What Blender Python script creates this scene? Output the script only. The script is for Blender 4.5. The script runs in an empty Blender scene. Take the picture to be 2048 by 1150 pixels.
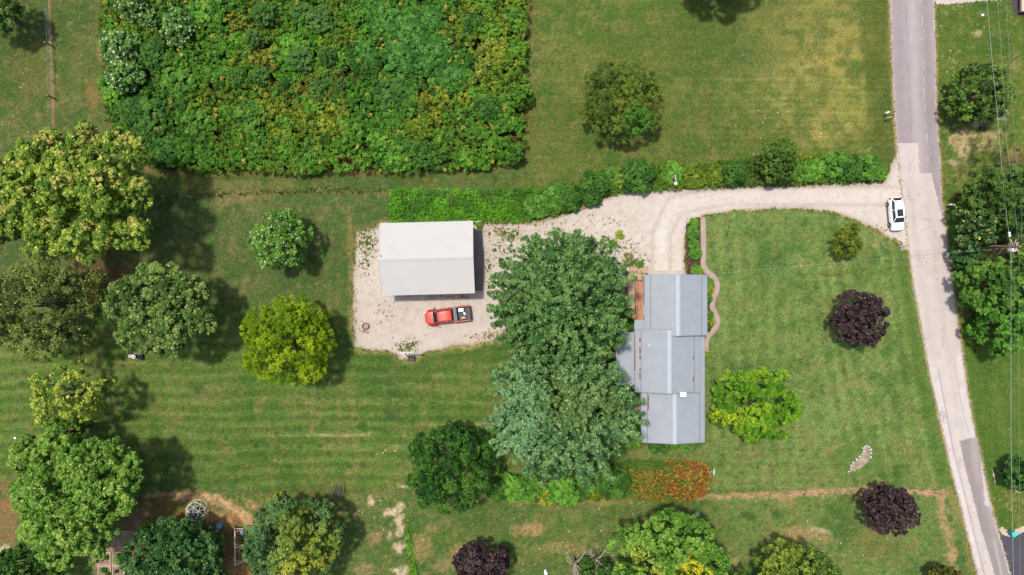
import bpy, math, random
import numpy as np
from mathutils import Vector, Matrix

# ---------------------------------------------------------------- camera, sky, sun, exposure
SC = bpy.context.scene
COL = SC.collection
H = 88.0            # flying height of the drone, metres
S = 0.064           # metres on the ground per photograph pixel
cam_d = bpy.data.cameras.new('camera')
cam = bpy.data.objects.new('camera', cam_d); COL.objects.link(cam)
cam.location = (0, 0, H); cam.rotation_euler = (0, 0, 0)
cam_d.sensor_width = 36; cam_d.lens = 36 * H / (2048 * S)
cam_d.clip_start = 0.5; cam_d.clip_end = 3000
SC.camera = cam

SUN_DIR = Vector((-0.23, 0.20, 1.0)).normalized()     # towards the sun
elev = math.asin(SUN_DIR.z); azim = math.atan2(SUN_DIR.x, SUN_DIR.y)
W = bpy.data.worlds.new('World'); SC.world = W; W.use_nodes = True
nt = W.node_tree; nt.nodes.clear()
sky = nt.nodes.new('ShaderNodeTexSky'); sky.sky_type = 'NISHITA'; sky.sun_disc = False
sky.sun_elevation = elev; sky.sun_rotation = azim
sky.air_density = 1.0; sky.dust_density = 2.5; sky.ozone_density = 1.0
bg = nt.nodes.new('ShaderNodeBackground'); bg.inputs[1].default_value = 0.15
wo = nt.nodes.new('ShaderNodeOutputWorld')
nt.links.new(sky.outputs[0], bg.inputs[0]); nt.links.new(bg.outputs[0], wo.inputs[0])
sl = bpy.data.lights.new('sun', 'SUN'); sl.energy = 3.35; sl.angle = math.radians(4.0); sl.color = (1.0, 0.955, 0.89)
so = bpy.data.objects.new('sun', sl); COL.objects.link(so)
so.rotation_euler = (-SUN_DIR).to_track_quat('-Z', 'Y').to_euler(); so.location = (-20, 20, 120)
SC.view_settings.view_transform = 'Standard'; SC.view_settings.look = 'None'
SC.view_settings.exposure = 0.24; SC.view_settings.gamma = 1
SC.render.engine = 'CYCLES'
SC.cycles.max_bounces = 6; SC.cycles.diffuse_bounces = 3; SC.cycles.transmission_bounces = 4
SC.cycles.transparent_max_bounces = 4

# ---------------------------------------------------------------- small helpers
RNG = np.random.default_rng(11)
random.seed(5)

def P(px, py, h=0.0):
    """true position of a thing seen at photo pixel (px,py) whose seen point is h metres up"""
    k = S * (H - h) / H
    return Vector(((px - 1024) * k, (575 - py) * k, h))

def lin(r, g, b, k=1.0):
    f = lambda c: ((c / 255.0 + 0.055) / 1.055) ** 2.4 if c > 10 else c / 255.0 / 12.92
    return np.array([f(r) * k, f(g) * k, f(b) * k])

_hash_cache = {}
def vnoise(x, y, seed=0):
    """smooth value noise, one unit per cell"""
    if seed not in _hash_cache:
        _hash_cache[seed] = np.random.default_rng(1000 + seed).random((256, 256))
    t = _hash_cache[seed]
    xi = np.floor(x).astype(int); yi = np.floor(y).astype(int)
    fx = x - xi; fy = y - yi
    fx = fx * fx * (3 - 2 * fx); fy = fy * fy * (3 - 2 * fy)
    a = t[xi & 255, yi & 255]; b = t[(xi + 1) & 255, yi & 255]
    c = t[xi & 255, (yi + 1) & 255]; d = t[(xi + 1) & 255, (yi + 1) & 255]
    return (a * (1 - fx) + b * fx) * (1 - fy) + (c * (1 - fx) + d * fx) * fy

def fbm(x, y, scale, seed=0, octs=4, gain=0.5):
    v = 0; a = 1; n = 0
    for o in range(octs):
        v = v + a * vnoise(x / scale * 2 ** o + 17.3 * o, y / scale * 2 ** o - 9.1 * o, seed + o)
        n += a; a *= gain
    return v / n

def sstep(a, b, x):
    t = np.clip((x - a) / (b - a), 0, 1)
    return t * t * (3 - 2 * t)

def sdf(poly, X, Y):
    """signed distance to a closed polygon, negative inside (pixels in, pixels out)"""
    p = np.array(poly, float); n = len(p)
    d = np.full(X.shape, 1e18); inside = np.zeros(X.shape, bool)
    for i in range(n):
        x1, y1 = p[i]; x2, y2 = p[(i + 1) % n]
        ex, ey = x2 - x1, y2 - y1
        t = np.clip(((X - x1) * ex + (Y - y1) * ey) / (ex * ex + ey * ey + 1e-12), 0, 1)
        d = np.minimum(d, (X - x1 - ex * t) ** 2 + (Y - y1 - ey * t) ** 2)
        c = ((y1 <= Y) & (y2 > Y)) | ((y2 <= Y) & (y1 > Y))
        xs = x1 + (Y - y1) / (y2 - y1 + 1e-12) * ex
        inside ^= c & (X < xs)
    d = np.sqrt(d)
    return np.where(inside, -d, d)

def pdist(line, X, Y):
    d = np.full(X.shape, 1e18)
    for (x1, y1), (x2, y2) in zip(line[:-1], line[1:]):
        ex, ey = x2 - x1, y2 - y1
        t = np.clip(((X - x1) * ex + (Y - y1) * ey) / (ex * ex + ey * ey + 1e-12), 0, 1)
        d = np.minimum(d, (X - x1 - ex * t) ** 2 + (Y - y1 - ey * t) ** 2)
    return np.sqrt(d)

def tag(o, label=None, cat=None, group=None, kind=None):
    if label: o['label'] = label
    if cat: o['category'] = cat
    if group: o['group'] = group
    if kind: o['kind'] = kind
    return o

def thing(name, label, cat, loc=(0, 0, 0), rz=0.0, group=None):
    o = bpy.data.objects.new(name, None); COL.objects.link(o)
    o.empty_display_size = 0.2
    o.location = loc; o.rotation_euler = (0, 0, rz)
    return tag(o, label, cat, group)

def copy_tree(o, parent=None):
    c = o.copy(); COL.objects.link(c); c.parent = parent
    for ch in list(o.children):
        copy_tree(ch, c)
    return c

def np_mesh(name, verts, quads=None, tris=None, colors=None, smooth=False):
    me = bpy.data.meshes.new(name)
    verts = np.asarray(verts, np.float32)
    me.vertices.add(len(verts)); me.vertices.foreach_set('co', verts.ravel())
    idx = []; starts = []; n = 0
    if quads is not None and len(quads):
        q = np.asarray(quads, np.int32); idx.append(q.ravel()); starts.append(n + np.arange(len(q)) * 4); n += q.size
    if tris is not None and len(tris):
        q = np.asarray(tris, np.int32); idx.append(q.ravel()); starts.append(n + np.arange(len(q)) * 3); n += q.size
    idx = np.concatenate(idx).astype(np.int32); starts = np.concatenate(starts).astype(np.int32)
    me.loops.add(len(idx)); me.loops.foreach_set('vertex_index', idx)
    me.polygons.add(len(starts)); me.polygons.foreach_set('loop_start', starts)
    if smooth: me.polygons.foreach_set('use_smooth', np.ones(len(starts), bool))
    me.update(calc_edges=True)
    if colors is not None:
        c = np.ones((len(verts), 4), np.float32); c[:, :3] = colors
        a = me.attributes.new('tint', 'FLOAT_COLOR', 'POINT'); a.data.foreach_set('color', c.ravel())
    return me

def link(name, me, mat, parent=None):
    o = bpy.data.objects.new(name, me); COL.objects.link(o)
    if mat is not None:
        me.materials.append(mat)
    if parent is not None: o.parent = parent
    return o

# ---------------------------------------------------------------- materials
def new_mat(name):
    m = bpy.data.materials.new(name); m.use_nodes = True
    m.node_tree.nodes.clear()
    return m, m.node_tree.nodes, m.node_tree.links

def solid(name, col, rough=0.6, metal=0.0, spec=0.5, var=0.12, scale=3.0, emit=None, coat=0.0, bump=0.0):
    """a plain paint, metal, wood or plastic with a little mottling of its own"""
    m, N, L = new_mat(name)
    out = N.new('ShaderNodeOutputMaterial'); b = N.new('ShaderNodeBsdfPrincipled')
    L.new(b.outputs[0], out.inputs[0])
    tc = N.new('ShaderNodeTexCoord'); nz = N.new('ShaderNodeTexNoise'); nz.inputs['Scale'].default_value = scale
    nz.inputs['Detail'].default_value = 5
    L.new(tc.outputs['Object'], nz.inputs['Vector'])
    mr = N.new('ShaderNodeMapRange'); mr.inputs[1].default_value = 0.3; mr.inputs[2].default_value = 0.7
    mr.inputs[3].default_value = 1 - var; mr.inputs[4].default_value = 1 + var
    L.new(nz.outputs[0], mr.inputs[0])
    mx = N.new('ShaderNodeVectorMath'); mx.operation = 'SCALE'; mx.inputs[0].default_value = tuple(col)
    L.new(mr.outputs[0], mx.inputs['Scale']); L.new(mx.outputs[0], b.inputs['Base Color'])
    b.inputs['Roughness'].default_value = rough; b.inputs['Metallic'].default_value = metal
    b.inputs['Specular IOR Level'].default_value = spec; b.inputs['Coat Weight'].default_value = coat
    if bump:
        bp = N.new('ShaderNodeBump'); bp.inputs['Strength'].default_value = bump; bp.inputs['Distance'].default_value = 0.02
        L.new(nz.outputs[0], bp.inputs['Height']); L.new(bp.outputs[0], b.inputs['Normal'])
    return m

def tint_mat(name, fine=((7.0, 0.25), (22.0, 0.2)), rough=0.9, spec=0.2, bump=0.3, dist=0.05, hue=None):
    """ground surfaces: the sheet's own colour attribute broken up by fine noise"""
    m, N, L = new_mat(name)
    out = N.new('ShaderNodeOutputMaterial'); b = N.new('ShaderNodeBsdfPrincipled'); L.new(b.outputs[0], out.inputs[0])
    at = N.new('ShaderNodeAttribute'); at.attribute_name = 'tint'
    tc = N.new('ShaderNodeTexCoord')
    cur = at.outputs['Color']; last = None
    for i, (sc, amp) in enumerate(fine):
        nz = N.new('ShaderNodeTexNoise'); nz.inputs['Scale'].default_value = sc; nz.inputs['Detail'].default_value = 3
        nz.inputs['Roughness'].default_value = 0.65
        L.new(tc.outputs['Object'], nz.inputs['Vector'])
        mr = N.new('ShaderNodeMapRange'); mr.inputs[1].default_value = 0.36; mr.inputs[2].default_value = 0.64
        mr.inputs[3].default_value = 1 - amp; mr.inputs[4].default_value = 1 + amp; mr.clamp = True
        L.new(nz.outputs[0], mr.inputs[0])
        mx = N.new('ShaderNodeVectorMath'); mx.operation = 'SCALE'
        L.new(cur, mx.inputs[0]); L.new(mr.outputs[0], mx.inputs['Scale']); cur = mx.outputs[0]; last = nz
    if hue:
        nz = N.new('ShaderNodeTexNoise'); nz.inputs['Scale'].default_value = hue[0]; nz.inputs['Detail'].default_value = 4
        L.new(tc.outputs['Object'], nz.inputs['Vector'])
        cr = N.new('ShaderNodeValToRGB'); cr.color_ramp.elements[0].position = 0.35; cr.color_ramp.elements[1].position = 0.65
        cr.color_ramp.elements[0].color = (*hue[1], 1); cr.color_ramp.elements[1].color = (*hue[2], 1)
        L.new(nz.outputs[0], cr.inputs[0])
        mx = N.new('ShaderNodeVectorMath'); mx.operation = 'MULTIPLY'
        L.new(cur, mx.inputs[0]); L.new(cr.outputs[0], mx.inputs[1]); cur = mx.outputs[0]
    L.new(cur, b.inputs['Base Color'])
    bp = N.new('ShaderNodeBump'); bp.inputs['Strength'].default_value = bump; bp.inputs['Distance'].default_value = dist
    L.new(last.outputs[0], bp.inputs['Height']); L.new(bp.outputs[0], b.inputs['Normal'])
    b.inputs['Roughness'].default_value = rough; b.inputs['Specular IOR Level'].default_value = spec
    return m

def leaf_mat(name, rough=0.5, spec=0.35, trans=0.25, amp=0.22):
    m, N, L = new_mat(name)
    out = N.new('ShaderNodeOutputMaterial'); b = N.new('ShaderNodeBsdfPrincipled')
    tr = N.new('ShaderNodeBsdfTranslucent'); mix = N.new('ShaderNodeMixShader'); mix.inputs[0].default_value = trans
    at = N.new('ShaderNodeAttribute'); at.attribute_name = 'tint'
    geo = N.new('ShaderNodeNewGeometry')
    mr = N.new('ShaderNodeMapRange'); mr.inputs[3].default_value = 1 - amp; mr.inputs[4].default_value = 1 + amp
    L.new(geo.outputs['Random Per Island'], mr.inputs[0])
    mx = N.new('ShaderNodeVectorMath'); mx.operation = 'SCALE'
    L.new(at.outputs['Color'], mx.inputs[0]); L.new(mr.outputs[0], mx.inputs['Scale'])
    m2 = N.new('ShaderNodeVectorMath'); m2.operation = 'MULTIPLY'; m2.inputs[1].default_value = (1.15, 1.3, 0.55)
    L.new(mx.outputs[0], m2.inputs[0])
    L.new(mx.outputs[0], b.inputs['Base Color']); L.new(m2.outputs[0], tr.inputs['Color'])
    b.inputs['Roughness'].default_value = rough; b.inputs['Specular IOR Level'].default_value = spec
    L.new(b.outputs[0], mix.inputs[1]); L.new(tr.outputs[0], mix.inputs[2]); L.new(mix.outputs[0], out.inputs[0])
    return m

KG = 0.62                                     # photo brightness -> albedo of open ground
M = {}
M['grass'] = tint_mat('grass', ((2.2, 0.12), (5.5, 0.32), (13.0, 0.34)), 0.95, 0.1, 0.55, 0.06,
                      (2.6, (1.12, 0.99, 1.0), (0.88, 1.01, 0.98)))
M['gravel'] = tint_mat('gravel', ((1.2, 0.06), (9.0, 0.08), (26.0, 0.10)), 0.95, 0.15, 0.5, 0.03)
M['road'] = tint_mat('road_surface', ((0.6, 0.04), (8.0, 0.05), (30.0, 0.06)), 0.9, 0.2, 0.2, 0.01)
M['leaf'] = leaf_mat('leaves', .6, .16, .33)
M['leaf_glossy'] = leaf_mat('glossy_leaves', 0.42, 0.3, 0.28)
M['leaf_dull'] = leaf_mat('dull_leaves', 0.7, 0.15, 0.15)
M['bark'] = solid('bark', (0.13, 0.10, 0.075), 0.95, var=0.35, scale=6, bump=0.6, spec=0.1)
M['bark_pale'] = solid('pale_bark', (0.36, 0.30, 0.24), 0.9, var=0.2, scale=6, spec=0.1)
M['white_metal'] = solid('white_roof_metal', (0.465, 0.445, 0.41), 0.65, spec=.2, var=0.03, scale=0.6)
M['grey_metal'] = solid('grey_roof_metal', (0.285, 0.308, 0.335), 0.6, spec=.25, var=0.05, scale=0.8)
M['cap_metal'] = solid('ridge_cap_metal', (0.38, 0.41, 0.44), 0.6, spec=.25, var=0.05)
M['grey_trim'] = solid('grey_trim', (0.20, 0.22, 0.25), 0.5, var=0.05)
M['siding_tan'] = solid('tan_siding', (0.45, 0.40, 0.33), 0.8, var=0.06)
M['siding_white'] = solid('white_siding', (0.66, 0.65, 0.62), 0.7, var=0.04)
M['rust'] = solid('rust', (0.22, 0.075, 0.035), 0.9, var=0.45, scale=9)
M['glass'] = solid('dark_glass', (0.02, 0.028, 0.035), 0.08, spec=0.7, var=0.05)
M['black'] = solid('black_plastic', (0.015, 0.015, 0.017), 0.55)
M['rubber'] = solid('rubber', (0.02, 0.02, 0.02), 0.85)
M['white'] = solid('white_paint', (0.80, 0.80, 0.79), 0.45, var=0.03)
M['car_white'] = solid('white_car_paint', (0.80, 0.80, 0.80), 0.25, var=0.01, coat=0.6)
M['car_red'] = solid('red_car_paint', (0.50, 0.035, 0.018), 0.38, var=0.05, coat=0.35)
M['chrome'] = solid('chrome', (0.6, 0.6, 0.6), 0.2, metal=1.0)
M['grey'] = solid('grey_plastic', (0.12, 0.12, 0.125), 0.6)
M['mid_grey'] = solid('galvanised_steel', (0.42, 0.43, 0.44), 0.45, metal=0.3)
M['wood_deck'] = solid('deck_wood', (0.42, 0.21, 0.13), 0.75, var=0.25, scale=5)
M['wood_grey'] = solid('weathered_wood', (0.30, 0.26, 0.21), 0.9, var=0.25, scale=6)
M['wood_pale'] = solid('pale_timber', (0.55, 0.44, 0.33), 0.85, var=0.15, scale=5)
M['wood_brown'] = solid('brown_timber', (0.30, 0.16, 0.09), 0.85, var=0.25, scale=5)
M['red_light'] = solid('red_lens', (0.35, 0.01, 0.01), 0.25)
M['clear_lens'] = solid('clear_lens', (0.7, 0.72, 0.74), 0.15)
M['yellow'] = solid('yellow_plastic', (0.75, 0.50, 0.03), 0.5)
M['teal'] = solid('teal_plastic', (0.02, 0.50, 0.44), 0.5)
M['teal_dark'] = solid('dark_teal_plastic', (0.01, 0.25, 0.23), 0.5)
M['blue'] = solid('blue_plastic', (0.18, 0.40, 0.60), 0.5)
M['straw'] = solid('straw', (0.55, 0.46, 0.24), 0.9, var=0.2, scale=20)
M['skin'] = solid('skin', (0.50, 0.28, 0.19), 0.6, var=0.05)
M['shirt'] = solid('maroon_cloth', (0.11, 0.04, 0.05), 0.9)
M['trousers'] = solid('tan_cloth', (0.40, 0.30, 0.20), 0.9)
M['hair'] = solid('hair', (0.09, 0.06, 0.04), 0.8)
M['pink'] = solid('pink_plastic', (0.70, 0.40, 0.36), 0.6)
M['stone'] = solid('pale_stone', (0.50, 0.44, 0.38), 0.9, var=0.2, scale=4, bump=0.4)
M['shingle'] = solid('shingle', (0.10, 0.085, 0.08), 0.95, var=0.4, scale=12)
M['soil'] = solid('soil', (0.22, 0.14, 0.095), 0.95, var=0.3, scale=5, bump=0.5)

# ---------------------------------------------------------------- mesh builder
class MB:
    def __init__(s): s.v = []; s.f = []
    def add(s, vs, fs):
        n = len(s.v); s.v += [tuple(v) for v in vs]; s.f += [tuple(i + n for i in f) for f in fs]; return s
    def box(s, c, d, rz=0.0):
        cx, cy, cz = c; x, y, z = d[0] / 2, d[1] / 2, d[2] / 2; co, si = math.cos(rz), math.sin(rz)
        vs = []
        for (a, b, e) in ((-1,-1,-1),(1,-1,-1),(1,1,-1),(-1,1,-1),(-1,-1,1),(1,-1,1),(1,1,1),(-1,1,1)):
            X, Y = a * x, b * y; vs.append((cx + X * co - Y * si, cy + X * si + Y * co, cz + e * z))
        return s.add(vs, [(0,3,2,1),(4,5,6,7),(0,1,5,4),(1,2,6,5),(2,3,7,6),(3,0,4,7)])
    def bar(s, a, b, w, h, up=(0, 0, 1)):
        """rectangular bar from a to b; up is the side h is measured along"""
        a, b = Vector(a), Vector(b); t = (b - a).normalized(); up = Vector(up)
        sd = t.cross(up)
        if sd.length < 1e-4: sd = t.cross(Vector((1, 0, 0)))
        sd.normalize(); u = sd.cross(t).normalized()
        vs = []
        for p in (a, b):
            for (i, j) in ((-1,-1),(1,-1),(1,1),(-1,1)): vs.append(p + sd * (i * w / 2) + u * (j * h / 2))
        return s.add(vs, [(0,1,2,3),(7,6,5,4),(0,4,5,1),(1,5,6,2),(2,6,7,3),(3,7,4,0)])
    def tube(s, pts, r, n=8, caps=True):
        pts = [Vector(p) for p in pts]; rs = r if isinstance(r, (list, tuple)) else [r] * len(pts)
        base = len(s.v); prev = None
        for i, p in enumerate(pts):
            t = (pts[min(i + 1, len(pts) - 1)] - pts[max(i - 1, 0)]).normalized()
            if prev is None:
                prev = t.cross(Vector((0, 0, 1)))
                if prev.length < 1e-3: prev = t.cross(Vector((1, 0, 0)))
            sd = (prev - t * prev.dot(t)).normalized(); prev = sd; u = t.cross(sd)
            for k in range(n):
                a = 2 * math.pi * k / n; s.v.append(tuple(p + sd * (math.cos(a) * rs[i]) + u * (math.sin(a) * rs[i])))
        for i in range(len(pts) - 1):
            for k in range(n):
                a = base + i * n + k; b = base + i * n + (k + 1) % n
                s.f.append((a, b, b + n, a + n))
        if caps:
            s.f.append(tuple(base + k for k in range(n))[::-1]); s.f.append(tuple(base + (len(pts) - 1) * n + k for k in range(n)))
        return s
    def cyl(s, c, r, h, n=20, r2=None):
        c = Vector(c); return s.tube([c, c + Vector((0, 0, h))], [r, r if r2 is None else r2], n)
    def lathe(s, c, prof, n=20, axis='z'):
        base = len(s.v)
        for (r, z) in prof:
            for k in range(n):
                a = 2 * math.pi * k / n
                p = (math.cos(a) * r, math.sin(a) * r, z) if axis == 'z' else ((math.cos(a) * r, z, math.sin(a) * r) if axis == 'y' else (z, math.cos(a) * r, math.sin(a) * r))
                s.v.append((c[0] + p[0], c[1] + p[1], c[2] + p[2]))
        for i in range(len(prof) - 1):
            for k in range(n):
                a = base + i * n + k; b = base + i * n + (k + 1) % n; s.f.append((a, b, b + n, a + n))
        s.f.append(tuple(base + k for k in range(n))[::-1]); s.f.append(tuple(base + (len(prof) - 1) * n + k for k in range(n)))
        return s
    def ball(s, c, r, n=10, sc=(1, 1, 1)):
        pr = []
        for i in range(n + 1):
            a = math.pi * i / n - math.pi / 2; pr.append((max(0.001, math.cos(a)) * r, math.sin(a) * r))
        b0 = len(s.v); s.lathe((0, 0, 0), pr, n * 2)
        for i in range(b0, len(s.v)):
            v = s.v[i]; s.v[i] = (v[0] * sc[0] + c[0], v[1] * sc[1] + c[1], v[2] * sc[2] + c[2])
        return s
    def loft(s, rings):
        n = len(rings[0]); base = len(s.v)
        for r in rings: s.v += [tuple(p) for p in r]
        for i in range(len(rings) - 1):
            for k in range(n):
                a = base + i * n + k; b = base + i * n + (k + 1) % n; s.f.append((a, b, b + n, a + n))
        s.f.append(tuple(base + k for k in range(n))[::-1]); s.f.append(tuple(base + (len(rings) - 1) * n + k for k in range(n)))
        return s
    def prism(s, poly, z0, z1):
        n = len(poly); return s.add([(x, y, z0) for x, y in poly] + [(x, y, z1) for x, y in poly],
            [tuple(range(n))[::-1], tuple(range(n, 2 * n))] + [(i, (i + 1) % n, n + (i + 1) % n, n + i) for i in range(n)])
    def build(s, name, mat, parent=None, smooth=False, bevel=0.0):
        me = bpy.data.meshes.new(name); me.from_pydata(s.v, [], s.f); me.update()
        if smooth:
            for p in me.polygons: p.use_smooth = True
            try: me.set_sharp_from_angle(angle=math.radians(42))
            except Exception: pass
        import bmesh
        bm = bmesh.new(); bm.from_mesh(me); bmesh.ops.recalc_face_normals(bm, faces=bm.faces); bm.to_mesh(me); bm.free()
        o = link(name, me, M[mat] if isinstance(mat, str) else mat, parent)
        if bevel:
            b = o.modifiers.new('bevel', 'BEVEL'); b.width = bevel; b.segments = 2; b.limit_method = 'ANGLE'
        return o
# ================================================================ THE GROUND
ROADL = ([-200, 0, 100, 200, 285, 340, 420, 450, 500, 560, 640, 740, 850, 950, 1000, 1100, 1150, 1400],
         [1776, 1781, 1784, 1788, 1794, 1798, 1808, 1812, 1818, 1824, 1839, 1857, 1881, 1904, 1917, 1942, 1954, 2020])
ROADR = ([-200, 0, 100, 200, 290, 400, 450, 500, 600, 700, 800, 870, 900, 1000, 1050, 1100, 1150, 1400],
         [1862, 1868, 1871, 1873, 1878, 1884, 1891, 1897, 1910, 1924, 1938, 1952, 1959, 1980, 1993, 2008, 2022, 2092])
def road_left(y): return np.interp(y, *ROADL)
def road_right(y): return np.interp(y, *ROADR)

GRAVEL = [(714, 462), (709, 520), (706, 560), (705, 620), (709, 692), (735, 701), (760, 700), (785, 706), (803, 718), (830, 722),
          (848, 706), (880, 700), (905, 692), (940, 690), (985, 682), (1010, 668), (1080, 640), (1190, 600), (1240, 575), (1256, 545), (1297, 545),
          (1297, 552), (1372, 552), (1369, 490), (1374, 462), (1388, 441), (1410, 431), (1470, 422), (1540, 418), (1600, 417), (1660, 423), (1705, 438),
          (1750, 458), (1780, 478), (1800, 490), (1822, 508), (1818, 450), (1806, 330), (1802, 290), (1795, 290), (1788, 318), (1778, 345),
          (1768, 364), (1700, 368), (1600, 372), (1500, 374), (1420, 378), (1330, 381), (1280, 383), (1240, 388), (1190, 403),
          (1165, 418), (1120, 432), (1085, 441), (1050, 446), (965, 448), (765, 446), (745, 456)]
THICKET = [(203, -60), (196, 60), (204, 130), (210, 190), (214, 240), (235, 262), (262, 300), (300, 340), (400, 345), (500, 343), (610, 347), (700, 345), (790, 344), (860, 343),
           (935, 337), (1000, 331), (1050, 322), (1053, 250), (1052, 180), (1056, 100), (1058, -60)]

def C3(r, g, b): return lin(r, g, b, KG)

def blobm(X, Y, cx, cy, rx, ry, ang=0.0, warp=0.45, seed=3, soft=0.35, wscale=14):
    a = math.radians(ang); dx, dy = X - cx, Y - cy
    u = (dx * math.cos(a) + dy * math.sin(a)) / rx; v = (-dx * math.sin(a) + dy * math.cos(a)) / ry
    r = np.sqrt(u * u + v * v) + (fbm(X, Y, wscale, seed, 3) - 0.5) * 2 * warp
    return 1 - sstep(1 - soft, 1 + soft, r)

def mixc(base, col, m):
    return base * (1 - m[..., None]) + np.asarray(col) * m[..., None]

def ground_colour(X, Y):
    """albedo of the turf and bare soil, laid out by what grows where"""
    n1 = fbm(X, Y, 130, 21, 4); n2 = fbm(X, Y, 26, 31, 4); n3 = fbm(X, Y, 6, 41, 2)
    base = np.zeros(X.shape + (3,)) + C3(92, 108, 50)
    # broad areas
    field_tr = (X > 1045) & (Y < 400)
    base = mixc(base, C3(103, 116, 52), sstep(1040, 1075, X) * (1 - sstep(330, 420, Y)))
    base = mixc(base, C3(90, 106, 52), (1 - sstep(215, 260, X)) * (1 - sstep(300, 360, Y)))
    mid = sstep(340, 400, Y) * (1 - sstep(1000, 1060, X)) * (1 - sstep(540, 700, Y))
    base = mixc(base, C3(90, 108, 58), mid)
    low = sstep(560, 700, Y) * (1 - sstep(1040, 1200, X)) * (1 - sstep(965, 985, Y))
    base = mixc(base, C3(97, 122, 54), low)
    front = sstep(1395, 1420, X) * sstep(400, 425, Y) * (1 - sstep(970, 985, Y))
    base = mixc(base, C3(122, 145, 76), front)
    front2 = sstep(1240, 1300, X) * sstep(880, 900, Y) * (1 - sstep(975, 985, Y))
    base = mixc(base, C3(118, 136, 72), front2 * 0.8)
    bot = sstep(975, 992, Y)
    base = mixc(base, C3(98, 118, 58), bot)
    base = mixc(base, C3(112, 134, 68), bot * sstep(1380, 1480, X))
    east = sstep(0, 12, X - road_right(Y))
    base = mixc(base, C3(100, 120, 48), east)
    # large and mid-scale variation
    base = base * (0.84 + 0.32 * n1)[..., None]
    dryn = sstep(0.5, 0.72, n2 * 0.6 + n1 * 0.4)
    base = mixc(base, C3(134, 128, 74), dryn * 0.5)
    lush = sstep(0.50, 0.3, n2 * 0.65 + n1 * 0.35)
    base = mixc(base, C3(70, 106, 44), lush * 0.55)
    n4 = fbm(X, Y, 13, 43, 4, .62); n5 = fbm(X + 400, Y, 9, 44, 3, .6)
    base = mixc(base, C3(146, 132, 84), sstep(0.52, 0.74, n4) * 0.42)
    base = mixc(base, C3(72, 112, 44), sstep(0.47, 0.28, n5) * 0.5)
    base = base * (1 + .30 * (n3 - .5) + .34 * (vnoise(X / 3.6, Y / 3.0, 46) - .5) + .34 * (vnoise(X / 1.9, Y / 1.9, 47) - .5))[..., None]
    # strong yellow-green zones in the top right field
    for (cx, cy, rx, ry, c, m) in ((1640, 130, 105, 135, (162, 152, 80), .7), (1560, 190, 180, 40, (138, 144, 76), .4), (1695, 190, 40, 55, (160, 160, 74), .35),
                                   (1290, 165, 120, 90, (118, 122, 60), .35), (1560, 60, 90, 60, (128, 132, 66), .35), (1250, 50, 140, 60, (80, 112, 44), .4),
                                   (1100, 280, 60, 50, (110, 116, 56), .4), (1500, 110, 60, 30, (84, 112, 56), .4)):
        base = mixc(base, C3(*c), blobm(X, Y, cx, cy, rx, ry, 0, 0.8, 7, 0.7, 34) * m * (.35 + 1.1 * sstep(.38, .62, fbm(X, Y, 16, 71, 3))))
    base = mixc(base, C3(84, 100, 40), sstep(-66, -50, X - road_left(Y)) * (1 - sstep(330, 360, Y)) * (X < 1830) * 0.55)
    # mowing stripes -------------------------------------------------
    wob = (fbm(X, Y, 190, 55, 2) - 0.5) * 26 + (fbm(X, Y * 3, 60, 56, 2) - .5) * 5
    st = np.sin((Y + wob) * 2 * np.pi / 25.0 + 3.2 * vnoise(Y / 48, X / 900, 57)); st = np.sign(st) * np.abs(st) ** 0.6
    fade = 0.5 + 0.9 * fbm(X * 0.35, Y, 60, 66, 2)
    base = base * (1 + (low * 0.13 * st * fade))[..., None]
    fineline = np.exp(-((((Y + wob) % 25.0) - 2.0) / 1.3) ** 2)
    base = mixc(base, C3(150, 158, 92), low * fineline * 0.34 * sstep(.42, .62, fbm(X * .3, Y * 1.4, 34, 67, 3)))
    fl2 = (X < 1600) * (X > 1240) * sstep(0.2, 1, front + front2)
    base = base * (1 + fl2 * 0.08 * np.sin((X + wob) * 2 * np.pi / 32.0 + 4 * vnoise(X / 60, Y / 200, 59)) * (.3 + 1.4 * vnoise(X / 80, Y / 70, 60)))[..., None]
    u = X - road_left(Y)
    side = front * sstep(-230, -190, u)
    su = np.sin(u * 2 * np.pi / 30.0 + 4 * vnoise(u / 70, Y / 300, 58)); su = np.sign(su) * np.abs(su) ** 0.7
    base = base * (1 + side * 0.12 * su * (.2 + 1.4 * vnoise(X / 60, Y / 110, 68)))[..., None]
    base = mixc(base, C3(86, 118, 46), front * sstep(-40, -22, u) * 0.6)
    tophor = field_tr * sstep(1330, 1420, X) * sstep(120, 160, Y)
    base = base * (1 + tophor * 0.07 * np.sin((Y + wob * 0.3) * 2 * np.pi / 13.0))[..., None]
    base = base * (1 + field_tr * 0.03 * np.sin((Y + wob) * 2 * np.pi / 22.0))[..., None]
    bh = front * sstep(880, 900, Y) + front2 * 0.7
    base = base * (1 + np.clip(bh, 0, 1) * 0.06 * np.sin((Y + wob * .5) * 2 * np.pi / 17.0))[..., None]
    # ring round the stone bed
    ring = np.sqrt(((X - 1715) / 1.1) ** 2 + (Y - 915) ** 2)
    base = mixc(base, C3(94, 126, 56), (1 - sstep(32, 46, ring)) * 0.6)
    base = mixc(base, C3(92, 122, 58), np.exp(-((ring - 46) / 5) ** 2) * 0.35)
    r2 = np.sqrt(((X - 1737) / 1.1) ** 2 + (Y - 778) ** 2)
    base = mixc(base, C3(96, 118, 58), np.exp(-((r2 - 32) / 4) ** 2) * 0.5)
    # mower tracks following the parking pad
    g = sdf(GRAVEL, X, Y)
    near = (g > 0) & (g < 70) & (Y > 390) & (X < 1060)
    base = base * (1 + near * 0.11 * np.sin(g * 2 * np.pi / 22.0) * (1 - sstep(40, 70, g)))[..., None]
    base = mixc(base, C3(78, 108, 44), near * np.exp(-((g - 26) / 12) ** 2) * 0.5)
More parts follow.
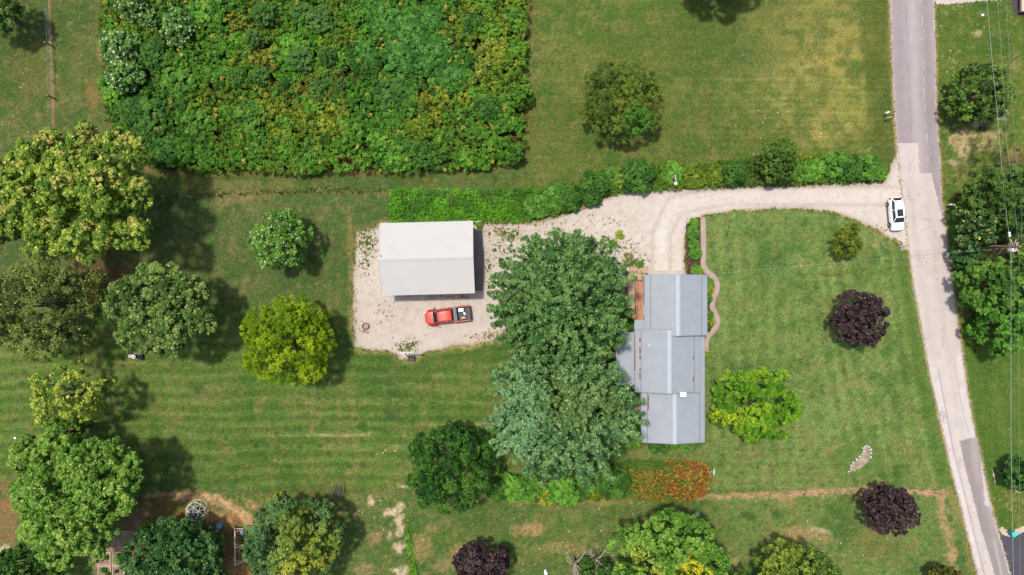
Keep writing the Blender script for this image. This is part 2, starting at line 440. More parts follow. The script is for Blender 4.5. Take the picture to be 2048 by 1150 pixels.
    # dry or worn margin beside gravel, thicket and road
    rag = (fbm(X, Y, 7, 77, 3) - 0.5) * 10
    edge = np.exp(-(np.clip(g + rag, 0, 99) / 6.0) ** 2) * (g > -3)
    base = mixc(base, C3(168, 150, 96), edge * 0.6 * sstep(0.35, 0.6, fbm(X, Y, 20, 87, 3)) * (Y > 440))
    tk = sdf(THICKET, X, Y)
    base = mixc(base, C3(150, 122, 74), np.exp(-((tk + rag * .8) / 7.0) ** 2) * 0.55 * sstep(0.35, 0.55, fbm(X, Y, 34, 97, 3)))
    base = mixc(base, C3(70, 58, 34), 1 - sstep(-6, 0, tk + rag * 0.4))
    rl = road_left(Y) - X
    base = mixc(base, C3(205, 178, 142), np.exp(-((rl + rag * 0.35) / 4.0) ** 2) * 0.85 * (1 - sstep(360, 400, Y)))
    base = mixc(base, C3(196, 168, 128), np.exp(-((rl + rag * 0.3) / 2.4) ** 2) * 0.8)
    rr = X - road_right(Y)
    base = mixc(base, C3(196, 168, 122), np.exp(-((rr + rag * 0.4) / 3.5) ** 2) * 0.8)
    # worn strips: (line, half width, colour, strength)
    strips = (([(98, -60), (100, 60), (104, 160), (108, 260)], 3.2, (158, 128, 90), .85),
              ([(320, 398), (420, 385), (520, 384), (640, 383), (780, 384)], 4.0, (146, 122, 78), .55),
              ([(440, 402), (490, 395), (520, 386)], 12, (170, 140, 92), .45),
              ([(1400, 996), (1470, 992), (1550, 990), (1640, 985), (1720, 979), (1800, 985), (1890, 985)], 6.5, (190, 152, 112), .85),
              ([(1882, 990), (1888, 1040), (1902, 1090), (1908, 1140)], 10, (192, 156, 112), .7),
              ([(1900, 985), (1935, 1060), (1955, 1160)], 14, (160, 142, 84), .5),
              ([(1020, 1000), (1120, 1004), (1260, 1006)], 5, (176, 150, 84), .5),
              ([(640, 870), (705, 871), (740, 868)], 2.6, (190, 168, 118), .75),
              ([(860, 850), (985, 848)], 3, (176, 156, 96), .7),
              ([(500, 871), (640, 870)], 1.8, (160, 160, 96), .6),
              ([(300, 1000), (340, 994), (400, 992), (440, 1002), (480, 1025), (508, 1060)], 11, (205, 168, 122), .95),
              ([(1600, 890), (1700, 942)], 2, (170, 150, 96), .0),
              ([(1650, 905), (1690, 885)], 4, (172, 150, 100), .5),
              ([(1860, 760), (1860, 760.1)], 1, (0, 0, 0), 0))
    for (ln, w, c, k) in strips:
        if not k: continue
        d = pdist(ln, X, Y) + (fbm(X, Y, 9, 107, 3) - 0.5) * w * 1.6
        base = mixc(base, C3(*c), (1 - sstep(w * 0.3, w * 1.45, d)) * k * (.45 + .8 * sstep(.3, .6, fbm(X, Y, 7, 108, 3))))
    # bare, dry and darker patches: cx, cy, rx, ry, ang, colour, strength
    SAND = (210, 186, 150); DRY = (186, 152, 104); BR = (160, 120, 80)
    patches = ((742, 1003, 11, 9, 0, SAND, .9), (783, 1026, 16, 8, 0, SAND, .95), (797, 1040, 9, 13, 0, SAND, .95), (800, 1063, 8, 10, 0, SAND, .9),
               (803, 1012, 7, 6, 0, SAND, .8), (779, 1072, 5, 8, 0, SAND, .6), (797, 1096, 15, 9, 0, SAND, .85), (803, 1143, 16, 9, 0, SAND, .95), (709, 1032, 7, 6, 0, SAND, .6), (808, 973, 8, 2.5, 0, SAND, .9),
               (842, 1095, 17, 22, 0, DRY, .5), (865, 1058, 16, 8, 20, DRY, .5), (930, 1098, 26, 14, -20, DRY, .5), (1063, 1058, 20, 11, 0, DRY, .75), (1030, 1060, 12, 10, 0, DRY, .4),
               (885, 1133, 30, 10, -20, DRY, .35), (750, 1075, 14, 16, 0, DRY, .4), (1150, 1095, 50, 14, 0, DRY, .35), (730, 1140, 22, 10, 0, DRY, .5),
               (1100, 1098, 40, 9, 0, (166, 150, 92), .35), (1250, 1070, 16, 14, 0, DRY, .3),
               (1610, 1068, 42, 14, 10, DRY, .55), (1640, 1060, 20, 6, 20, SAND, .55), (1580, 1075, 16, 10, 0, DRY, .5), (1575, 997, 16, 8, 0, DRY, .55), (1740, 1070, 30, 10, 0, (150, 130, 80), .4), (1760, 1090, 40, 24, 0, (140, 124, 74), .4),
               (1421, 1070, 8, 7, 0, DRY, .5), (1310, 1035, 18, 8, 0, DRY, .5), (1470, 1120, 14, 8, 0, DRY, .6),
               (1930, 285, 24, 26, 0, (204, 176, 130), .75), (1980, 275, 22, 20, 0, (196, 170, 122), .6), (2000, 225, 16, 14, 0, SAND, .5), (1960, 245, 16, 10, 0, SAND, .5), (2035, 310, 26, 16, 0, DRY, .6),
               (1955, 66, 9, 6, 0, SAND, .5), (1918, 103, 5, 3, 0, SAND, .7), (1906, 325, 8, 5, 0, SAND, .5), (2015, 350, 20, 30, 0, DRY, .3), (1925, 340, 14, 30, 0, (160, 150, 90), .4),
               (1925, 600, 14, 60, 0, (140, 138, 66), .4), (1660, 290, 6, 5, 0, (150, 150, 70), .6), (1750, 490, 7, 5, 0, DRY, .7), (1690, 770, 30, 8, 0, (150, 146, 90), .4), (1735, 770, 22, 9, 0, (160, 140, 90), .4),
               (190, 185, 20, 34, 0, (160, 128, 78), .5), (160, 290, 30, 14, 0, (140, 122, 70), .4), (60, 150, 40, 40, 0, (124, 116, 60), .4), (200, 90, 6, 30, 0, DRY, .3),
               (205, 560, 60, 50, 0, (110, 84, 58), .75), (460, 370, 40, 10, 0, (150, 136, 84), .5), (400, 360, 30, 12, 0, (140, 128, 74), .4),
               (15, 1040, 26, 60, 0, (150, 116, 78), .75), (12, 1100, 14, 10, 0, SAND, .7), (8, 1010, 14, 14, 0, BR, .5),
               (270, 1030, 24, 34, 0, (150, 116, 92), .9), (235, 1075, 46, 26, 0, (140, 106, 82), .9), (225, 1125, 40, 40, 0, (186, 146, 124), .95), (275, 1080, 14, 30, 0, (172, 130, 108), .8),
               (400, 1060, 60, 50, 0, (136, 102, 62), .8), (470, 1100, 44, 60, 0, (146, 104, 62), .85), (330, 1020, 36, 22, 0, (140, 104, 62), .8), (440, 1035, 30, 14, 0, (190, 150, 104), .7), (500, 1080, 14, 30, 0, (196, 140, 86), .7), (480, 1140, 20, 20, 0, (190, 140, 90), .7),
               (320, 1000, 30, 8, 0, (120, 98, 56), .7), (630, 1040, 60, 50, 0, (104, 96, 52), .5), (560, 1000, 60, 12, 0, (130, 118, 62), .5), (505, 1010, 16, 12, 0, DRY, .6), (500, 1055, 10, 22, 0, (206, 160, 116), .8),
               (1252, 610, 20, 60, 0, (150, 118, 96), .95), (1245, 650, 22, 20, 0, (112, 78, 58), .95), (1262, 800, 22, 60, 0, (58, 62, 34), .7),  # soil by the deck: brown earth with its shadows mixed into the colour
               (1130, 940, 60, 30, 0, (84, 62, 44), .8), (1020, 905, 40, 26, 0, (112, 124, 50), .5), (700, 480, 6, 60, 0, (160, 140, 88), .5), (1040, 650, 40, 20, 0, (120, 112, 62), .5),
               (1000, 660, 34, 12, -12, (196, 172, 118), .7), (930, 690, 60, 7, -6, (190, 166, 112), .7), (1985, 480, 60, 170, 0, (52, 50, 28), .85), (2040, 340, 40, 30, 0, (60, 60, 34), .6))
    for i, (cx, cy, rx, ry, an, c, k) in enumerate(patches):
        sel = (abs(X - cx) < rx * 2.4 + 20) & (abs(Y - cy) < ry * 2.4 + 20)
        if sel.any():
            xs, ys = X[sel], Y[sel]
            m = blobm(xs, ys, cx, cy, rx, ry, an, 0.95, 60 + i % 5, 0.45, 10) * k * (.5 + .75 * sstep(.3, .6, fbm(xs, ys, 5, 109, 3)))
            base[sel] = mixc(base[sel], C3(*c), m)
    # dark lush tufts scattered on the lower lawn
    for (cx, cy, r) in ((695, 835, 6), (598, 893, 5), (640, 892, 5), (725, 927, 7), (530, 920, 6), (645, 845, 5), (554, 868, 5), (655, 905, 5), (740, 838, 5), (512, 893, 5), (723, 852, 9),
                        (780, 832, 14), (415, 918, 8), (440, 927, 5), (512, 890, 4), (700, 932, 6), (555, 893, 5), (825, 842, 6), (395, 775, 14), (45, 768, 5), (30, 840, 5),
                        (270, 410, 12), (1553, 1028, 12), (1505, 1035, 10), (1490, 1030, 10), (700, 690, 8)):
        base = mixc(base, C3(56, 92, 40), blobm(X, Y, cx, cy, r, r * .8, 0, 0.4, 9, 0.5, 6) * 0.7)
    # bright flecks of clover and dry blades in the rough grass
    fl = vnoise(X / 2.6, Y / 2.6, 140)
    rough_area = np.clip(bot + east * .8 + field_tr * .35, 0, 1)
    base = mixc(base, C3(206, 190, 140), (fl > 0.93) * rough_area * 0.45 * sstep(0.4, 0.6, n2))
    return np.clip(base, 0.004, 0.8)

def axis(lo, hi, step, far, grow=1.22):
    a = list(np.arange(lo, hi + step / 2, step)); s_ = step; b = [a[-1]]
    while b[-1] < far: s_ *= grow; b.append(b[-1] + s_)
    s_ = step; c = [a[0]]
    while c[-1] > -far: s_ *= grow; c.append(c[-1] - s_)
    return np.array(c[::-1][:-1] + a + b[1:])
gx = axis(-68, 68, 0.17, 900); gy = axis(-39, 39, 0.17, 900)
GX, GY = np.meshgrid(gx, gy)
PX = GX / S + 1024; PY = 575 - GY / S
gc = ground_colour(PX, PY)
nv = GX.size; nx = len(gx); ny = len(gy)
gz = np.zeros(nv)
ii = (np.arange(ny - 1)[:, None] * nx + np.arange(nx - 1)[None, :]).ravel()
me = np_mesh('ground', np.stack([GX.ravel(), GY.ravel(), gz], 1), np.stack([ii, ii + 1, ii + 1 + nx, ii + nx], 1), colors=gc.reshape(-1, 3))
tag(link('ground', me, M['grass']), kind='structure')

def raster_sheet(name, bbox, keep, colour, z, mat, step=0.12):
    """a thin sheet with ragged, natural edges, laid on the ground; bbox, keep and colour work in photo pixels on the ground"""
    x0, y0, x1, y1 = bbox; st = step / S
    xs = np.arange(x0, x1 + st, st); ys = np.arange(y0, y1 + st, st)
    X, Y = np.meshgrid(xs, ys); cx = (X[:-1, :-1] + st / 2); cy = (Y[:-1, :-1] + st / 2)
    k = keep(cx, cy)
    n = len(xs); id0 = (np.arange(len(ys) - 1)[:, None] * n + np.arange(n - 1)[None, :])[k]
    q = np.stack([id0 + n, id0 + n + 1, id0 + 1, id0], 1)
    used = np.unique(q); remap = np.full(X.size, -1); remap[used] = np.arange(len(used)); q = remap[q]
    xu, yu = X.ravel()[used], Y.ravel()[used]
    col = colour(xu, yu)
    jx = (RNG.random(len(xu)) - .5) * st * .5; jy = (RNG.random(len(xu)) - .5) * st * .5
    v = np.stack([(xu + jx - 1024) * S, (575 - yu - jy) * S, np.full(len(xu), z)], 1)
    return link(name, np_mesh(name, v, q, colors=col), mat)

# ---- gravel drive and parking pad
def weedy(X, Y):
    w = np.zeros(X.shape)
    for (cx, cy, rx, ry, k) in ((735, 480, 26, 36, .95), (728, 530, 18, 30, .5), (1010, 470, 45, 24, .75), (975, 530, 14, 50, .6), (1000, 500, 40, 30, .5), (1215, 490, 60, 22, .75), (1265, 520, 34, 24, .9),
                                (1130, 470, 70, 30, .5), (815, 690, 26, 16, .95), (985, 672, 50, 12, .8), (770, 635, 50, 40, .28), (1100, 448, 40, 10, .5), (870, 592, 110, 8, .45), (1372, 500, 6, 60, .5),
                                (1745, 462, 30, 12, .8), (1790, 486, 28, 12, .8), (712, 600, 8, 90, .4), (1220, 440, 60, 20, .35), (1190, 540, 60, 40, .6), (960, 560, 20, 30, .4)):
        w = np.maximum(w, np.exp(-(((X - cx) / rx) ** 2 + ((Y - cy) / ry) ** 2)) * k)
    return w
def gravel_keep(X, Y):
    d = sdf(GRAVEL, X, Y); rag = (fbm(X, Y, 9, 201, 3) - 0.5) * 11 + (vnoise(X / 1.9, Y / 1.9, 205) - .5) * 5
    w = weedy(X, Y); speck = vnoise(X / 2.7, Y / 2.7, 207) * .7 + vnoise(X / 9, Y / 9, 208) * .5
    return (d + rag < 0) & (speck > w * 0.72)
def gravel_colour(X, Y):
    d = -sdf(GRAVEL, X, Y)
    c = np.zeros(X.shape + (3,)) + lin(220, 205, 190, KG)
    c = mixc(c, lin(227, 214, 198, KG), sstep(1060, 1180, X) * 0.9)
    c = c * (0.93 + 0.14 * fbm(X, Y, 30, 211, 4))[..., None]
    trk = np.minimum(pdist([(1810, 392), (1600, 391), (1450, 392), (1350, 410), (1322, 470), (1322, 545)], X, Y), 60)
    c = mixc(c, lin(238, 225, 211, KG), np.exp(-(trk / 16) ** 2) * .5)
    c = mixc(c, lin(205, 190, 178, KG), np.exp(-((trk - 18) / 4) ** 2) * .6)
    c = mixc(c, lin(240, 232, 220, KG), blobm(X, Y, 1322, 480, 9, 22, 0, .3, 5, .4, 8) * .8)
    c = mixc(c, lin(176, 150, 122, KG), np.exp(-(np.clip(d, 0, 99) / 5) ** 2) * .6)
    w = weedy(X, Y)
    c = mixc(c, lin(180, 160, 120, KG), w * .55 * sstep(.3, .6, vnoise(X / 6, Y / 6, 214)))
    sp = vnoise(X / 2.1, Y / 2.1, 215); big = vnoise(X / 40, Y / 40, 216)
    c = mixc(c, lin(120, 112, 92, KG), (sp > 0.93) * (big > .4) * .55)
    c = mixc(c, lin(150, 140, 128, KG), (vnoise(X / 2.0, Y / 2.0, 219) > 0.86) * .25)
    return np.clip(c, .01, .9)
tag(raster_sheet('gravel_driveway', (695, 280, 1830, 730), gravel_keep, gravel_colour, 0.008, M['gravel']), kind='structure')

# ---- road
def road_keep(X, Y):
    rag = (vnoise(X / 3, Y / 5, 221) - .5) * 3.2
    return (X > road_left(Y) + rag) & (X < road_right(Y) + rag)
def road_colour(X, Y):
    u = (X - road_left(Y)) / (road_right(Y) - road_left(Y))
    c = np.zeros(X.shape + (3,)) + lin(222, 208, 198, KG)
    for uc in (.22, .62):
        c = mixc(c, lin(208, 194, 184, KG), np.exp(-((u - uc) / .09) ** 2) * .45)
    c = mixc(c, lin(228, 214, 202, KG), (1 - sstep(0, .12, u)) * .5)
    rs = road_right(Y) - np.interp(Y, [705, 715, 800, 880], [2, 18, 17, 13])
    c = mixc(c, lin(226, 213, 206, KG), (X > rs) * (Y > 708) * .8); c = mixc(c, lin(176, 162, 154, KG), (abs(X - rs) < .9) * (Y > 708) * (Y < 870) * .6)
    seam = np.interp(Y, [700, 740, 790, 830, 900, 1000, 1150, 1400], [1872, 1876, 1886, 1893, 1906, 1932, 1968, 2038])
    c = mixc(c, lin(232, 220, 211, KG), ((X < seam) * sstep(730, 745, Y)) * .8)
    c = mixc(c, lin(150, 138, 130, KG), (abs(X - seam) < 1.0) * sstep(730, 745, Y) * .7)
    lseam = road_left(Y) + 3
    c = mixc(c, lin(176, 152, 128, KG), (X < lseam + (vnoise(X / 3, Y / 8, 5) - .5) * 3) * sstep(480, 560, Y) * .5)
    c = c * (0.96 + 0.08 * fbm(X, Y / 6, 7, 223, 3))[..., None]
    c = c * (0.97 + 0.06 * fbm(X, Y, 60, 224, 3))[..., None]
    c = mixc(c, lin(150, 138, 130, KG), (abs(vnoise(X / 11, Y / 30, 225) - .5) < .010) * .5 * (vnoise(X / 30, Y / 30, 226) > .5))
    c = mixc(c, lin(196, 180, 168, KG), sstep(.6, .8, fbm(X, Y / 2, 16, 227, 3)) * .45)
    c = mixc(c, lin(180, 160, 140, KG), (np.minimum(X - road_left(Y), road_right(Y) - X) < 1.5 + 3 * vnoise(X / 4, Y / 4, 228)) * .5)
    return c
tag(raster_sheet('road', (1760, -160, 2110, 1400), road_keep, road_colour, 0.014, M['road']), kind='structure')
for (ya, yb) in ((-9000, -160), (1400, 9000)):         # the road goes on beyond the picture
    tag(raster_sheet('road', (1740, ya, 2110, yb), road_keep, road_colour, 0.014, M['road'], 0.9), kind='structure')
def pn_keep(X, Y):
    rag = (vnoise(X / 2.5, Y / 6, 231) - .5) * 2
    L_, R_ = road_left(Y), road_right(Y)
    full = (Y < 286 + rag) & (X > L_ + 1.5 + rag) & (X < R_ - 2 + rag)
    half = (Y >= 286 + rag) & (Y < 347) & (X > 1837 + rag + (Y - 286) * .02) & (X < R_ - 1)
    strip = (Y >= 347) & (Y < 450) & (X > 1862 + (Y - 347) * .27 + rag) & (X < R_ - 1)
    return full | half | strip
def pn_colour(X, Y):
    u = (X - road_left(Y)) / (road_right(Y) - road_left(Y))
    c = np.zeros(X.shape + (3,)) + lin(180, 166, 164, KG)
    c = mixc(c, lin(198, 186, 182, KG), np.exp(-((u - .5) / .13) ** 2) * .7)
    c = mixc(c, lin(166, 152, 152, KG), np.exp(-((u - .8) / .1) ** 2) * .7)
    c = mixc(c, lin(168, 154, 156, KG), np.exp(-((u - .16) / .12) ** 2) * .5)
    c = c * (0.95 + 0.1 * fbm(X, Y / 8, 5, 233, 3))[..., None]
    c = mixc(c, lin(216, 204, 196, KG), (abs(u - .72 + (vnoise(X / 20, Y / 20, 6) - .5) * .03) < .008) * .6 * (vnoise(X, Y / 9, 8) > .45))
    c = mixc(c, lin(150, 138, 138, KG), (abs(u - .36 + (vnoise(X / 20, Y / 20, 16) - .5) * .03) < .006) * .6)
    return c
tag(raster_sheet('road_patch', (1760, -160, 1900, 455), pn_keep, pn_colour, 0.019, M['road']), kind='structure')
def ps_keep(X, Y):
    rag = (vnoise(X / 2.5, Y / 6, 241) - .5) * 1.5
    lft = np.interp(Y, [870, 882, 930, 1000, 1060, 1100, 1150, 1400], [1921, 1919, 1929, 1947, 1963, 1975, 1989, 2060])
    top = np.interp(X, [1919, 1945, 1960], [881, 876, 873])
    rt = np.interp(Y, [870, 905, 1010, 1015, 1400], [0, -1, -12, -3, -3])
    return (X > lft + rag) & (Y > top + rag) & (X < road_right(Y) + rt + rag)
def ps_colour(X, Y):
    c = np.zeros(X.shape + (3,)) + lin(172, 160, 154, KG)
    lft = np.interp(Y, [870, 930, 1000, 1100, 1150], [1921, 1929, 1947, 1975, 1989]); u = (X - lft) / 34
    c = mixc(c, lin(190, 178, 170, KG), np.exp(-((u - .75) / .25) ** 2) * .8 * (1 - sstep(1010, 1090, Y)))
    c = mixc(c, lin(158, 145, 140, KG), np.exp(-((u - .2) / .25) ** 2) * .5)
    c = mixc(c, lin(206, 196, 188, KG), np.exp(-((X - np.interp(Y, [1080, 1150], [1988, 2003])) / 2.5) ** 2) * .7 * sstep(1070, 1090, Y))
    return c * (0.95 + 0.1 * fbm(X, Y / 6, 8, 243, 3))[..., None]
tag(raster_sheet('road_patch', (1900, 868, 2110, 1400), ps_keep, ps_colour, 0.019, M['road']), kind='structure')
# neighbours' drives
NB = [(1997, 1062), (2020, 1066), (2060, 1062), (2140, 1020), (2250, 1020), (2250, 1300), (2080, 1300), (2010, 1120)]
tag(raster_sheet('blacktop_driveway', (1990, 1010, 2260, 1310), lambda X, Y: (sdf(NB, X, Y) + (vnoise(X / 3, Y / 3, 9) - .5) * 3 < 0) & (X > road_right(Y) - 1),
    lambda X, Y: np.zeros(X.shape + (3,)) + lin(92, 88, 96, KG) * (0.85 + .3 * fbm(X, Y, 20, 251, 3))[..., None], 0.009, M['road']), kind='structure')
NT = [(1864, 8), (1900, 8), (1975, 1), (2040, -4), (2200, -10), (2200, -60), (1860, -60)]
tag(raster_sheet('gravel_side_road', (1850, -70, 2210, 14), lambda X, Y: sdf(NT, X, Y) + (vnoise(X / 3, Y / 3, 19) - .5) * 4 < 0,
    lambda X, Y: np.zeros(X.shape + (3,)) + lin(220, 205, 195, KG) * (0.9 + .2 * fbm(X, Y, 20, 253, 3))[..., None], 0.006, M['gravel']), kind='structure')
# stone verge at the blacktop drive
tag(raster_sheet('stone_verge', (1994, 1030, 2200, 1075), lambda X, Y: (pdist([(2004, 1060), (2016, 1068)], X, Y) < 4 + vnoise(X / 3, Y / 3, 4) * 3) | (pdist([(2034, 1064), (2060, 1052), (2120, 1016)], X, Y) < 4 + vnoise(X / 3, Y / 3, 4) * 3),
    lambda X, Y: np.zeros(X.shape + (3,)) + lin(222, 200, 176, KG) * (0.75 + .5 * vnoise(X / 2, Y / 2, 5))[..., None], 0.015, M['gravel']), kind='structure')

# ---- curved walk, pads and beds
def ribbon(pts, w, name, z, colr, mat, k=8, thick=0.05):
    pts = np.array(pts, float); n = len(pts); out = []
    for i in range(n - 1):
        p0, p1, p2, p3 = pts[max(i - 1, 0)], pts[i], pts[i + 1], pts[min(i + 2, n - 1)]
        for j in range(k):
            t = j / k; out.append(0.5 * (2 * p1 + (p2 - p0) * t + (2 * p0 - 5 * p1 + 4 * p2 - p3) * t * t + (3 * p1 - p0 - 3 * p2 + p3) * t ** 3))
    out.append(pts[-1]); out = np.array(out); tg = np.gradient(out, axis=0); tg /= np.linalg.norm(tg, axis=1)[:, None]
    nr = np.stack([-tg[:, 1], tg[:, 0]], 1); m = len(out)
    V = []; Cc = []
    for sgn in (-1, -.33, .33, 1):
        e = out + nr * sgn * w / 2
        V.append(np.stack([(e[:, 0] - 1024) * S, (575 - e[:, 1]) * S, np.full(m, z)], 1))
        cc = np.zeros((m, 3)) + colr; cc = cc * (.9 + .2 * vnoise(e[:, 0] / 4, e[:, 1] / 4, 31))[:, None]; Cc.append(cc)
    for sgn in (-1, 1):
        v = V[0 if sgn < 0 else 3].copy(); v[:, 2] = 0; V.append(v); Cc.append(np.zeros((m, 3)) + colr)
    V = np.concatenate(V); Cc = np.concatenate(Cc); q = []
    for (a, b) in ((0, 1), (1, 2), (2, 3), (4, 0), (3, 5)):
        i = np.arange(m - 1); q.append(np.stack([a * m + i, a * m + i + 1, b * m + i + 1, b * m + i], 1))
    return link(name, np_mesh(name, V, np.concatenate(q), colors=Cc), mat)
WALK = [(1406, 434), (1407, 470), (1407, 505), (1407, 530), (1411, 539), (1421, 549), (1431, 559), (1435, 572), (1432, 586), (1426, 600), (1425, 614), (1430, 626), (1435, 639), (1434, 650), (1428, 660), (1419, 670), (1413, 682), (1412, 702)]
tag(ribbon(WALK, 11.5, 'concrete_path', 0.05, lin(196, 172, 154, KG), M['road']), kind='structure')
def pad(name, poly, colr, z, kind='structure', rag=1.0, mat='road', amp=.2, extra=None):
    xs = [p[0] for p in poly]; ys = [p[1] for p in poly]
    def cf(X, Y):
        c = np.zeros(X.shape + (3,)) + np.asarray(colr) * (1 - amp / 2 + amp * fbm(X, Y, 8, 261, 3))[..., None]
        return extra(c, X, Y) if extra else c
    return tag(raster_sheet(name, (min(xs) - 3, min(ys) - 3, max(xs) + 3, max(ys) + 3),
        lambda X, Y: sdf(poly, X, Y) + (vnoise(X / 2.5, Y / 2.5, 12) - .5) * 2 * rag < 0, cf, z, M[mat], 0.1), kind=kind)
pad('concrete_patio', [(1258, 533), (1297, 533), (1297, 558), (1271, 558), (1271, 640), (1256, 640), (1256, 570)], lin(206, 176, 150, KG), 0.03, rag=.2)
pad('garage_apron', [(1297, 541), (1372, 541), (1372, 556), (1297, 556)], lin(206, 194, 182, KG), 0.03, rag=.2)
pad('barn_apron', [(940, 458), (966, 455), (968, 520), (967, 581), (940, 583)], lin(150, 138, 136, KG), 0.03, rag=.3)
pad('brick_landing', [(1270, 800 + 0), (1292, 800), (1292, 836), (1272, 834), (1267, 826), (1265, 814)], lin(172, 140, 122, KG), 0.03, rag=.4)
pad('mulch_bed', [(1372, 450), (1384, 438), (1401, 434), (1401, 530), (1404, 552), (1412, 552), (1427, 562), (1429, 575), (1421, 595), (1419, 615), (1427, 636), (1428, 645), (1413, 664), (1402, 664), (1402, 552), (1373, 552), (1370, 500)],
    lin(92, 74, 58, KG), 0.012, rag=1.5, mat='gravel', amp=.7)
pad('dark_yard', [(2023, -50), (2023, 12), (2028, 26), (2044, 34), (2110, 40), (2110, -50)], lin(98, 84, 88, KG), 0.012, rag=2, mat='gravel', amp=.5)  # dark gravelly ground reaching past the lower edge of the porch

# stone bed in the front lawn: a crescent of fine gravel
CRES = [(1731, 893), (1736, 895), (1741, 903), (1740, 915), (1733, 927), (1722, 936), (1708, 942), (1697, 944), (1703, 936), (1703, 929), (1713, 921), (1722, 912), (1726, 903), (1727, 895)]
pad('crescent_gravel_bed', CRES, lin(190, 170, 148, KG), 0.02, rag=1.5, mat='gravel', amp=.9)
# ================================================================ FOLIAGE
KL = 1.0                                    # seen leaf colour -> leaf albedo
def LC(r, g, b): return lin(r, g, b, KL) * np.array([1.07, 1.0, 0.78])

def unit(v): return v / (np.linalg.norm(v, axis=-1, keepdims=True) + 1e-9)

def leaves(rng, cen, nrm, size, col, asp=0.55, fold=0.0):
    """one rhombic leaf per row"""
    n = len(cen); t = rng.normal(size=(n, 3)); t = unit(t - nrm * (t * nrm).sum(1, keepdims=True)); b = np.cross(nrm, t)
    L = size[:, None]; W_ = L * asp
    v = np.stack([cen - t * L * .5, cen + b * W_ * .5 + nrm * L * fold, cen + t * L * .5, cen - b * W_ * .5 + nrm * L * fold], 1).reshape(-1, 3)
    q = np.arange(n * 4).reshape(-1, 4); c = np.repeat(col, 4, axis=0)
    return v, q, c

